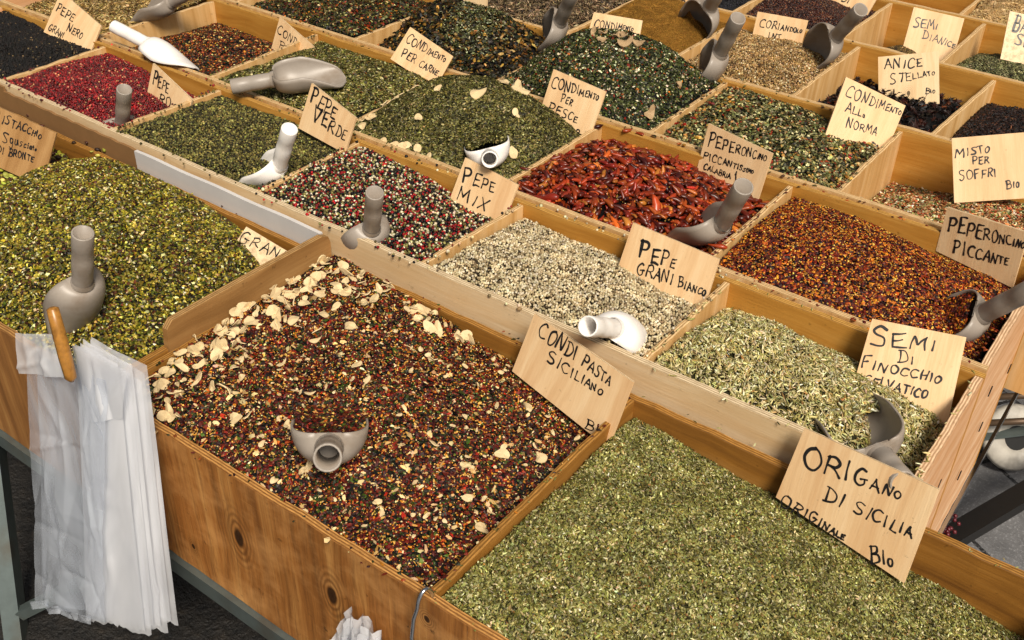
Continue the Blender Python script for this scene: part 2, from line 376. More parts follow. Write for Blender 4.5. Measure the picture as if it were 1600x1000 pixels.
def t_star():
    V = [(0, 0, .1)]; F = []
    for i in range(16):
        q = 2 * math.pi * i / 16; r = .5 if i % 2 == 0 else .2; V.append((r * math.cos(q), r * math.sin(q), .22 if i % 2 else .0))
    V.append((0, 0, -.15))
    for i in range(16): F.append((0, 1 + i, 1 + (i + 1) % 16)); F.append((17, 1 + (i + 1) % 16, 1 + i))
    return np.array(V), F, False
TPL = dict(ball=t_ball(), seed=t_seed(), chunk=t_chunk(), leaf=t_leaf(), chili=t_chili(), star=t_star())

def palette_colors(pal, N, jit=.16):
    cols = np.array([lin(h) for h, _ in pal]); wt = np.array([x for _, x in pal], float); wt /= wt.sum()
    c = cols[rng.choice(len(pal), N, p=wt)] ** 1.3 * .86
    v = np.exp(rng.normal(-.03, jit * 1.35, (N, 1))); hue = np.exp(rng.normal(0, jit * .35, (N, 3)))
    return np.clip(c * v * hue, 0.002, .92)

def grains(shape, dims, P, Nn, pal, jit=.16, tilt=.35, var=.2, vj=.1, ang=None):
    """N grains of one shape; returns V, loops, sizes, colours, smooth"""
    T, F, sm = TPL[shape]; N = len(P); n = len(T)
    sc = np.exp(rng.normal(0, var, (N, 1))) * np.array(dims)[None] * np.exp(rng.normal(0, var * .4, (N, 3)))
    L = T[None] + rng.normal(0, vj, (N, n, 3)) * (0 if shape == 'ball' else 1) * np.array([.5, .5, .5])
    L = L * sc[:, None, :]
    nz = Nn + rng.normal(0, tilt, (N, 3)); nz /= np.linalg.norm(nz, axis=1, keepdims=True)
    a = rng.uniform(0, 2 * np.pi, N) if ang is None else ang[0] + rng.normal(0, ang[1], N)
    h = np.stack([np.cos(a), np.sin(a), np.zeros(N)], 1)
    yx = np.cross(nz, h); yx /= np.linalg.norm(yx, axis=1, keepdims=True); xx = np.cross(yx, nz)
    V = P[:, None, :] + L[:, :, 0:1] * xx[:, None] + L[:, :, 1:2] * yx[:, None] + L[:, :, 2:3] * nz[:, None]
    fl = np.array([i for f in F for i in f]); fs = np.array([len(f) for f in F])
    loops = (fl[None] + (np.arange(N) * n)[:, None]).ravel(); sizes = np.tile(fs, N)
    C = np.repeat(palette_colors(pal, N, jit), n, axis=0)
    return V.reshape(-1, 3), loops, sizes, C, np.full(len(sizes), sm)

HEAPS = {}
class Heap:
    def __init__(s, x0, x1, y0, y1, zt, corners, bump, noise=.004):
        s.r = (x0, x1, y0, y1); s.zt = zt; s.c = [c / 100 for c in corners]; s.bumps = bump if isinstance(bump, list) else [bump]; s.nz = noise
        s.ph = rng.uniform(0, 6.28, 8)
    def z(s, u, v):
        fl, fr, bl, br = s.c
        b = fl * (1 - u) * (1 - v) + fr * u * (1 - v) + bl * (1 - u) * v + br * u * v
        for (P, u0, v0, p) in s.bumps:
            ku = math.log(.5) / math.log(u0); kv = math.log(.5) / math.log(v0)
            uu = np.clip(u, 1e-4, 1 - 1e-4) ** ku; vv = np.clip(v, 1e-4, 1 - 1e-4) ** kv
            b = b + P / 100 * (16 * uu * (1 - uu) * vv * (1 - vv)) ** p
        p = s.ph
        n = np.sin(u * 9 + p[0]) * np.sin(v * 7 + p[1]) + .6 * np.sin(u * 19 + p[2] + 2 * v) * np.sin(v * 15 + p[3]) + .35 * np.sin(u * 41 + p[4]) * np.sin(v * 33 + p[5] + u * 5)
        return s.zt + b + n * s.nz * .8
    def xy(s, u, v): return s.r[0] + (s.r[1] - s.r[0]) * u, s.r[2] + (s.r[3] - s.r[2]) * v
    def pt(s, u, v):
        x, y = s.xy(u, v); return np.stack([x, y, s.z(u, v)], -1)
    def nrm(s, u, v):
        e = .01; du = (s.z(u + e, v) - s.z(u - e, v)) / (2 * e * (s.r[1] - s.r[0])); dv = (s.z(u, v + e) - s.z(u, v - e)) / (2 * e * (s.r[3] - s.r[2]))
        n = np.stack([-du, -dv, np.ones_like(du)], -1); return n / np.linalg.norm(n, axis=-1, keepdims=True)

def heap(key, label, cat, rect, zt, corners, bump, mix, bed, mat='spice', noise=.004, stray=0, group='spice heaps in the trays', name='spice_heap', gs=.82):
    x0, x1, y0, y1 = rect; H = Heap(x0, x1, y0, y1, zt, corners, bump, noise); HEAPS[key] = H
    nu, nv = 70, 50; U, Vv = np.meshgrid(np.linspace(0, 1, nu), np.linspace(0, 1, nv)); P = H.pt(U, Vv).reshape(-1, 3); P[:, 2] -= .003
    idx = np.arange(nu * nv).reshape(nv, nu); q = np.stack([idx[:-1, :-1], idx[:-1, 1:], idx[1:, 1:], idx[1:, :-1]], -1).reshape(-1, 4)
    bedc = palette_colors([(bed, 1)], len(P), .1)  # bed mostly darker than its grains: shade of the gaps put into the colour
    Vs = [P]; Ls = [q.ravel()]; Ss = [np.full(len(q), 4)]; Cs = [bedc]; Ms = [np.full(len(q), True)]; off = len(P)
    area = (x1 - x0) * (y1 - y0)
    pa = rng.uniform(0, 6.28, 6)
    def patch(V):
        x, y = V[:, 0], V[:, 1]
        return np.exp(.13 * (np.sin(x * 31 + 9 * np.sin(y * 17 + pa[0]) + pa[1]) + np.sin(y * 37 + 7 * np.sin(x * 23 + pa[2]) + pa[3]) + .8 * np.sin((x + y) * 71 + pa[4]) * np.sin((x - y) * 63 + pa[5])))[:, None]
    def push(g):
        nonlocal off
        g = (g[0], g[1], g[2], np.clip(g[3] * patch(g[0]), 0, .9), g[4])
        Vs.append(g[0]); Ls.append(g[1] + off); Ss.append(g[2]); Cs.append(g[3]); Ms.append(g[4]); off += len(g[0])
    for m in mix:
        shape, dims, cov, pal = m[:4]; dims = tuple(d * gs for d in dims); kw = dict(m[4]) if len(m) > 4 else {}
        N = int(cov * area / (dims[0] * dims[1]))
        lift = kw.pop('lift', .5); region = kw.pop('region', None)
        u = rng.uniform(.006, .994, N); v = rng.uniform(.008, .992, N)
        if shape == 'ball' and dims[0] > .0036:
            d = dims[0] * 1.0; nx_, ny_ = int((x1 - x0) / d), int((y1 - y0) / (d * .87))
            gx, gy = np.meshgrid(np.arange(nx_), np.arange(ny_)); gx = gx + .5 * (gy % 2)
            u = ((gx.ravel() + .5) / nx_ + rng.normal(0, .2, gx.size) / nx_); v = ((gy.ravel() + .5) / ny_ + rng.normal(0, .2, gx.size) / ny_)
            k = gx.size // 4; u = np.clip(np.concatenate([u, rng.uniform(0, 1, k)]), .006, .994); v = np.clip(np.concatenate([v, rng.uniform(0, 1, k)]), .008, .992); N = len(u)
        if region is not None:
            keep = rng.uniform(0, 1, N) < region(u, v); u = u[keep]; v = v[keep]
        P = H.pt(u, v); nn = H.nrm(u, v); P[:, 2] += rng.uniform(-.25, 1, len(u)) * dims[2] * lift
        push(grains(shape, dims, P, nn, pal, **kw))
        if stray:
            k = max(1, int(1.7 * stray * cov / sum(q[2] for q in mix)))
            side = rng.integers(0, 4, k); a = rng.uniform(0, 1, k) ** 1.3; d = rng.uniform(.001, .024, k)
            xs = np.where(side == 0, x0 + (x1 - x0) * a, np.where(side == 1, x0 + (x1 - x0) * (1 - a), np.where(side == 2, x1 + d * .5, x0 - d * .5)))
            ys = np.where(side == 0, y0 - d, np.where(side == 1, y1 + d, y0 + (y1 - y0) * a))
            Pz = np.stack([xs, ys, np.full(k, zt + dims[2] * .35)], 1)
            push(grains(shape, dims, Pz, np.tile([0, 0, 1.0], (k, 1)), pal, tilt=.1))
    o = numpy_mesh(name, np.concatenate(Vs), np.concatenate(Ls), np.concatenate(Ss), np.concatenate(Cs), M[mat], np.concatenate(Ms))
    return tag(o, label, cat, group, 'stuff')

# ------------------------------------------------------------------ the spices
G = .003
def rect(x0, x1, y0, y1): return (x0 + G, x1 - G, y0 + .001, y1 - .001)
DT = .006
PIST = [('a09434', 4), ('827824', 4), ('cabc62', 2.2), ('5c621c', 3.5), ('70442a', 1.8), ('4e3018', 1.8), ('e6dcae', 1.0), ('3c3a10', 2.5)]
heap('granella', 'big dome of yellow-green chopped pistachio behind the plastic bags', 'chopped pistachio', rect(-1.938, -1.29, .673, 1.158), Z1, (-1.5, -3.0, 0.3, -4.2), (9.0, .44, .60, .55),
     [('chunk', (.0085, .0052, .005), 2.6, PIST, dict(jit=.25)), ('chunk', (.005, .0036, .0036), .9, PIST, dict(jit=.3))], '2e2a0c', noise=.006, stray=40, gs=.88)
KERN = [('a9a44a', 3), ('8a7a3a', 2), ('6a4434', 3), ('c4c06a', 1.5), ('4a3424', 2)]
heap('kernels', 'whole shelled purple and green pistachios at the left edge', 'pistachios', rect(-2.60, -1.952, .673, 1.158), Z1, (-4, -4, 2.5, -5.5), (2, .4, .5, 1),
     [('seed', (.016, .0105, .0095), 2.2, KERN, dict(jit=.25, tilt=.5))], '3a2c14', noise=.008, stray=30)
CP = [('6e2412', 5), ('82361a', 3.5), ('4e160a', 3.4), ('464a1c', 3.4), ('323a14', 3), ('a05a22', 1.8), ('38100a', 3.4), ('586a26', 1.4), ('a03418', .8)]
CPL = [('e0b86a', 3), ('d89a3a', 2), ('f0dcae', 1.5)]
heap('pasta', 'red and green chilli mix with garlic slices in the big front tray', 'spice mix', rect(-1.239, -.595, .673, 1.163), Z1, (-1.0, -5.0, 2.4, -6.5), (4.0, .42, .55, .8),
     [('chunk', (.0095, .0062, .0035), 2.1, CP, dict(jit=.3)), ('leaf', (.010, .006, .004), .7, CP, dict(jit=.3)), ('chunk', (.0042, .004, .0035), .22, CPL, dict(jit=.15, lift=1.0)), ('leaf', (.008, .004, .003), .10, CPL, dict(lift=1.2)), ('leaf', (.013, .008, .005), .09, [('ead0a4', 1), ('d8b884', .6)], dict(lift=.9, tilt=.5))], '140603', noise=.007, stray=60, gs=.70)
OR = [('9c985a', 5), ('b0ac74', 4), ('868246', 4), ('6a6634', 2.8), ('c8c294', 2.2), ('e0d8b2', .8), ('4c4824', 1.8), ('a07c48', .5)]
heap('oregano', 'wide heap of dried grey-green oregano filling the front right corner', 'oregano', rect(-.583, .077, .673, 1.163), Z1, (-1.0, -1.5, -3.0, -9.5), (3.4, .44, .5, .75),
     [('leaf', (.0085, .0032, .003), 2.6, OR, dict(jit=.22, tilt=.5, lift=.9, ang=(2.2, .8))), ('leaf', (.0055, .003, .003), 1.3, OR, dict(jit=.25, tilt=.6, lift=.9))], '4a481e', noise=.006, stray=60, gs=.66)
BLK = [('1c1511', 6), ('2c221b', 3), ('120d0a', 4), ('4a3c2e', .8), ('8a7a58', .25)]
heap('nero', 'black peppercorns beside the red pepper, under the tilted sign', 'black pepper', rect(-2.82, -2.38, 1.2075, 1.493), 0, (-1, -1, -1, -2.6), (1.4, .5, .5, 1),
     [('ball', (.0058, .0058, .0056), 1.7, BLK, dict(jit=.25, var=.12))], '0c0806', noise=.004, stray=20)
RED = [('8e1820', 5), ('a8282e', 3), ('721016', 4), ('5a0c12', 3), ('b84a42', .8), ('d8a078', .4), ('c8a47a', .3)]
heap('rosa', 'bright crimson pink peppercorns in the second row', 'pink pepper', rect(-2.368, -1.945, 1.2075, 1.493), 0, (-.6, -2.4, -1.6, -5.0), (1.6, .42, .55, .9),
     [('ball', (.0056, .0056, .0054), 1.7, RED, dict(jit=.22, var=.14))], '3a060a', noise=.004, stray=40, mat='spice_gloss')
GRP = [('77703e', 5), ('8f8850', 4), ('5a5428', 4), ('3e3a1a', 3), ('a9a46a', 1.5), ('2a2610', 2)]
heap('verde', 'small olive-green peppercorns in the second row', 'green pepper', rect(-1.928, -1.493, 1.2075, 1.493), 0, (-.5, -2.0, -1.3, -2.0), (.9, .45, .5, .9),
     [('ball', (.0055, .0055, .0053), 1.7, GRP, dict(jit=.22, var=.14))], '1e1b0a', noise=.004, stray=50)
MIXP = [('171210', 5.5), ('e6dcc2', 2.4), ('9d9560', 3), ('b4262e', 2.6), ('8c1a20', 1.2), ('6a6436', 2), ('2b211a', 2.5), ('cfc49c', 1)]
heap('mix', 'mixed black, white, red and green peppercorns', 'mixed pepper', rect(-1.480, -1.058, 1.2075, 1.493), 0, (-.5, -1.8, -.5, -5.0), (1.6, .40, .55, .9),
     [('ball', (.0062, .0062, .006), 1.7, MIXP, dict(jit=.14, var=.14))], '0f0b08', noise=.004, stray=60)
WHP = [('dccfae', 5), ('c8b794', 4), ('eae0c8', 2.6), ('a08e6e', 2.4), ('74644a', 1), ('4a3c2c', .5)]
heap('bianco', 'creamy white peppercorns in the middle of the second row', 'white pepper', rect(-1.040, -.602, 1.2075, 1.493), 0, (-.5, -1.2, -2.9, -5.2), (1.8, .45, .48, .9),
     [('ball', (.0060, .0060, .0058), 1.7, WHP, dict(jit=.06, var=.08))], '2a2014', noise=.004, stray=40)
FEN = [('c8bd88', 5), ('dcd2a4', 4), ('b0a66c', 3.4), ('ece4c2', 2.6), ('8a824a', 2.2), ('605a2c', 1.2), ('b8965c', .5)]
heap('fennel', 'pale green fennel seeds at the right end of the second row', 'fennel seeds', rect(-.590, -.163, 1.2075, 1.493), 0, (-1.2, -5.0, -5.0, -7.5), (4.8, .40, .50, .8),
     [('seed', (.0118, .0027, .0027), 2.6, FEN, dict(jit=.2, tilt=.45, lift=1.2, ang=(2.3, .8)))], '3e3a18', noise=.006, stray=40)
BEI = [('a58c56', 4), ('c2aa74', 4), ('8a7040', 3), ('d8c494', 2), ('66502a', 2)]
heap('grain', 'pale tan chopped husks at the top left behind the black pepper sign', 'dried husks', rect(-2.89, -2.458, 1.531, 1.907), 0, (-4, -2, -1.5, .5), (2, .6, .6, 1),
     [('leaf', (.013, .0042, .004), 2.6, BEI, dict(jit=.2, lift=1.0)), ('seed', (.008, .004, .004), .8, BEI)], '5c4824', noise=.006)
MRG = [('6a3414', 4), ('94481c', 3), ('3c4a1e', 3), ('2a2a12', 4), ('c08a3c', 1.6), ('e0c080', 1), ('3a1a0c', 3), ('a05a20', 1.5)]
heap('redgreen', 'small low heap of orange and green mix beside the long white scoop', 'spice mix', rect(-2.435, -2.025, 1.531, 1.907), 0, (-5.5, -1.2, -6.4, -7.5), (3.5, .45, .55, .9),
     [('chunk', (.008, .0058, .004), 2.3, MRG, dict(jit=.3))], '1e1208', noise=.004, stray=20)
CAR = [('747038', 4), ('8e884c', 4), ('565224', 3.5), ('b0a870', 2), ('d4cca0', .9), ('3c3a16', 2.5), ('8a5a2c', .6)]
heap('carne', 'grey-green herb mix with the grey scoop lying on top', 'herb mix', rect(-2.012, -1.575, 1.531, 1.907), 0, (-1.6, .2, -2.2, -2.6), (4.8, .55, .55, .8),
     [('leaf', (.0085, .0042, .0036), 2.4, CAR, dict(jit=.25, tilt=.5, lift=.9)), ('chunk', (.0055, .0045, .004), .9, CAR, dict(jit=.25))], '2c2e12', noise=.005, stray=70)
PES = [('6e6a38', 4), ('88824c', 4), ('524e24', 4), ('a49c68', 2), ('383516', 2.5), ('bcb48a', .7)]
heap('pesce', 'grey-green herb mound scattered with pale garlic slices', 'herb mix', rect(-1.560, -1.131, 1.531, 1.907), 0, (-.4, -3.2, .2, -4.0), (9.5, .50, .60, .7),
     [('leaf', (.0075, .0034, .003), 2.4, PES, dict(jit=.22, tilt=.5, lift=.9)), ('leaf', (.005, .003, .003), 1.0, PES, dict(jit=.25, tilt=.6))], '2c2f16', noise=.004, stray=70)
CHI = [('a8502a', 5), ('92401f', 4), ('b8662e', 2.6), ('743018', 4), ('c08240', 1.6), ('561e12', 2.5), ('9c3c2c', 2)]
heap('chilli', 'whole small dried red chillies in the middle of the third row', 'dried chillies', rect(-1.119, -.665, 1.531, 1.907), 0, (-1.0, -4.5, -3.2, -6.0), (4.2, .45, .58, .8),
     [('chili', (.027, .0105, .0105), 3.0, CHI, dict(jit=.22, tilt=.35, lift=1.1, var=.2, vj=.03, ang=(2.6, 1.0))), ('chunk', (.0045, .004, .0025), .08, CPL)], '1c0703', noise=.005, stray=4, gs=.95, mat='spice_gloss')
FLK = [('8c3a14', 4), ('6a1e0c', 4), ('a85a1c', 3), ('3c0e08', 3.5), ('cc8a34', 1.8), ('4e1a10', 2.5)]
FLL = [('e4a83e', 3), ('f0cc74', 2), ('d08a2c', 2)]
heap('flakes', 'orange-red crushed chilli flakes with yellow seeds', 'chilli flakes', rect(-.653, -.176, 1.531, 1.907), 0, (-1.0, -4.0, -2.0, -6.0), (4.6, .42, .52, .8),
     [('chunk', (.0085, .006, .003), 2.2, FLK, dict(jit=.28)), ('chunk', (.0048, .0042, .0024), .42, FLL, dict(jit=.14, lift=1.2)), ('leaf', (.008, .0045, .003), .5, FLK, dict(jit=.3))], '2c0c04', noise=.005, stray=90)
VEG = [('525024', 4), ('3a3a16', 4), ('706c38', 3), ('8a3a18', 1.4), ('b87a34', .9), ('202610', 3), ('c8bc88', .9), ('5a2012', 1)]
heap('greenmix', 'dark green mix flecked with red at the top, left of the mushroom heap', 'herb mix', rect(-2.385, -1.932, 1.947, 2.3215), 0, (-2.5, .2, -2, -1), (3.2, .62, .45, .8),
     [('leaf', (.010, .006, .004), 2.2, VEG, dict(jit=.28, tilt=.5, lift=.9)), ('chunk', (.007, .006, .005), .8, VEG, dict(jit=.3))], '181a0a', noise=.006, stray=40)
POR = [('2e2414', 4), ('44381e', 3), ('6a5024', 2.5), ('8a6a2e', 2), ('3a401c', 3), ('1a140a', 3), ('b08a4a', 1), ('c8aa70', .6)]
HUM = [('6a6c40', 4), ('868660', 3), ('4c4e2a', 3), ('bcbc9c', 1.8), ('34361a', 2)]
hump = lambda u, v: np.exp(-(((u - .42 - .25 * (1 - v)) / .17) ** 2) - ((v - .62) / .36) ** 2) * 1.0
heap('porcini', 'dark mushroom mix with a ridge of pale green herbs over it', 'mushroom mix', rect(-1.921, -1.468, 1.947, 2.3215), 0, (-5.0, -2.0, -1.0, -4.0), [(6.5, .30, .74, .9), (3.0, .55, .45, 1.2)],
     [('leaf', (.015, .009, .008), 2.2, POR, dict(jit=.3, tilt=.6, lift=1.0)), ('chunk', (.010, .008, .007), .6, POR, dict(jit=.3)), ('leaf', (.007, .004, .003), 2.4, HUM, dict(jit=.22, tilt=.5, lift=5.0, region=hump))], '140f08', noise=.007, stray=20)
GRN = [('4e5426', 5), ('3a3f18', 4), ('646a38', 3), ('d8d0b0', 1.5), ('9a3c20', .5), ('b8742c', .5), ('868a58', 1.2), ('24280e', 3)]
heap('green', 'tall green heap topped with mushroom slices in the fourth row', 'herb mix', rect(-1.456, -1.024, 1.947, 2.3215), 0, (-.6, -1.6, .2, -.6), (11.5, .5, .55, .72),
     [('leaf', (.0078, .0052, .004), 2.3, GRN, dict(jit=.25, tilt=.5, lift=.9)), ('chunk', (.0048, .0042, .004), .9, GRN, dict(jit=.25))], '121a08', noise=.004, stray=60)
NOR = [('7c7a4c', 4), ('969468', 3), ('565428', 3.5), ('ccc49a', 2.2), ('36361a', 2.5), ('9a4426', .8), ('c09a5a', 1)]
NOB = [('c09a5a', 3), ('d8c08a', 2), ('a0762e', 2), ('9a2e1c', 1.4), ('5a3a1a', 2)]
edge = lambda u, v: np.clip(np.abs(np.stack([u - .5, v - .5])).max(0) * 2.6 - .55, .06, 1)
heap('norma', 'green and cream vegetable mix ringed with larger orange pieces', 'vegetable mix', rect(-1.012, -.580, 1.947, 2.3215), 0, (-3.2, -3.6, -1.0, -4.0), (4.8, .42, .5, .7),
     [('leaf', (.009, .0055, .004), 2.3, NOR, dict(jit=.25, tilt=.5, lift=.9)), ('chunk', (.014, .010, .007), .8, NOB, dict(jit=.22, lift=.8, region=edge))], '262a12', noise=.005, stray=50)
SOF = [('c48a5a', 4), ('d8b88a', 4), ('9aa064', 2.4), ('b85a30', 2.4), ('ece0c0', 2), ('5a6a34', 1.6), ('7a4a2a', 1.2)]
heap('soffritto', 'low pinkish heap of orange, cream and green soffritto mix', 'vegetable mix', rect(-.568, -.12, 1.947, 2.3215), 0, (-9, -7, -13, -11), [(5.5, .55, .42, .9), (3, .75, .8, 2)],
     [('leaf', (.009, .0046, .0035), 2.4, SOF, dict(jit=.2, tilt=.45, lift=1.0)), ('chunk', (.006, .005, .004), .7, SOF)], '5a3a20', noise=.005, stray=10)
STR = [('7c6a52', 4), ('9a8668', 4), ('5a4a36', 3), ('b8a486', 2), ('3a2e20', 2)]
heap('straw', 'grey-brown dried flower tops at the top edge, behind the mushroom mix', 'dried flowers', rect(-1.864, -1.527, 2.352, 2.784), 0, (-.6, -1.0, 0, 0), (2.0, .5, .5, 1),
     [('leaf', (.013, .0035, .0035), 2.5, STR, dict(jit=.22, tilt=.6, lift=1.4)), ('chunk', (.005, .004, .004), .5, STR)], '4a3c2a', noise=.005, stray=10)
STR2 = STR
heap('straw2', 'brown leafy mix at the top edge, left of the grey-brown flower tops', 'dried leaves', rect(-2.41, -1.876, 2.352, 2.784), 0, (-1, -1, -1, -1), (2.0, .5, .5, 1),
     [('leaf', (.012, .006, .005), 2.3, VEG + STR, dict(jit=.25, tilt=.5))], '2a2214', noise=.005)
GLD = [('a07c40', 4), ('b48e4e', 3), ('8c6a34', 2)]
heap('golden', 'smooth golden-brown powder under the big tilted scoop', 'ground spice', rect(-1.515, -1.2065, 2.352, 2.784), 0, (-1.5, -2.5, -1.0, -2.5), [(5.5, .45, .36, .8), (2.2, .35, .82, 1.6)],
     [('chunk', (.0026, .0026, .0018), 1.2, GLD, dict(jit=.12)), ('seed', (.008, .0016, .0014), .10, GLD, dict(jit=.2))], 'a07c40', noise=.005, mat='spice_powder', stray=20)
COR = [('b89a6a', 5), ('9e8052', 4), ('d0b88e', 2.6), ('7e6440', 2.2), ('e6d8b8', .6), ('54402a', .9)]
heap('coriander', 'tan coriander seeds in the fifth row', 'coriander seeds', rect(-1.1945, -.859, 2.352, 2.784), 0, (-2.6, -2.2, -3.4, -3.0), (3.0, .5, .5, .8),
     [('ball', (.0056, .0056, .0054), 1.7, COR, dict(jit=.15, var=.14))], '5a4020', noise=.004, stray=20)
STA = [('3a1c10', 4), ('26120a', 4), ('5a3018', 2), ('160a06', 3), ('7a4a28', .8)]
heap('staranise', 'dark brown star anise deep behind its upright sign', 'star anise', rect(-.847, -.509, 2.352, 2.784), 0, (-7.0, -6.0, -9.5, -8.5), (3.0, .5, .4, .8),
     [('star', (.026, .026, .010), 2.6, STA, dict(jit=.3, tilt=.6, lift=1.2))], '0e0603', noise=.008)
CLV = [('3a2418', 4), ('2a160e', 4), ('543624', 2), ('180c07', 3), ('7a5436', .6)]
heap('cloves', 'dark brown cloves at the right edge of the fifth row', 'cloves', rect(-.497, -.10, 2.352, 2.784), 0, (-4.5, -3, -7.0, -6.0), (4.0, .42, .6, .8),
     [('seed', (.014, .0042, .0042), 2.4, CLV, dict(jit=.28, tilt=.5, lift=1.2)), ('ball', (.005, .005, .005), .4, CLV)], '120906', noise=.005)
heap('dark', 'blue-black seeds at the top edge beside the powder scoop', 'black seeds', rect(-1.544, -1.251, 2.814, 3.203), 0, (-1.5, -2.5, -1, -2), (1.0, .5, .5, 1),
     [('ball', (.004, .004, .004), 1.4, [('2a2a30', 4), ('3a3a42', 2), ('16161a', 4)], dict(jit=.2))], '0e0e12', noise=.003)
LIN = [('4a2414', 4), ('66381e', 3), ('331710', 3), ('8a5a3a', 1.2), ('a8886a', .4)]
heap('lino', 'chestnut-brown flax seeds at the top edge', 'flax seeds', rect(-1.239, -.921, 2.814, 3.203), 0, (-3.0, -3.6, -1.2, -4), (2.6, .42, .55, .9),
     [('seed', (.0062, .0034, .003), 2.3, LIN, dict(jit=.22, lift=1.0))], '1c0c06', noise=.005, mat='spice_gloss')
ANI = [('8a7446', 4), ('6a5630', 4), ('a89262', 2), ('443618', 3)]
heap('aniseed', 'small low heap of brown aniseed in the nearly empty compartment', 'aniseed', rect(-.909, -.645, 2.814, 3.203), 0, (-16, -18, -18, -20), [(11.5, .42, .5, .95)],
     [('seed', (.0062, .0028, .0028), 2.4, ANI, dict(jit=.22, lift=1.1))], '2e2410', noise=.003)
GGR = [('7c7a54', 4), ('96946c', 3), ('5c5a38', 3), ('b4b08a', 1.5), ('3c3c22', 2)]
heap('greyseed', 'grey-green seeds at the right edge of the sixth row', 'seeds', rect(-.633, -.366, 2.814, 3.203), 0, (-4, -3, -9, -8), (3.6, .45, .5, .8),
     [('seed', (.0105, .0032, .0032), 2.4, GGR, dict(jit=.2, tilt=.4, lift=1.2, ang=(2.6, .6)))], '2e2c18', noise=.005)
PAL = [('d0b488', 4), ('dcc49c', 3), ('bc9c6c', 2)]
heap('powder', 'pale beige powder at the top right corner', 'ground spice', rect(-.713, .15, 3.233, 3.75), 0, (-2.0, -1.0, 2, 2), [(6.0, .4, .4, .8)],
     [('chunk', (.003, .003, .002), 1.0, PAL, dict(jit=.08)), ('leaf', (.014, .006, .006), .35, PAL, dict(jit=.1, tilt=.6))], 'cbb080', noise=.010, mat='spice_powder')
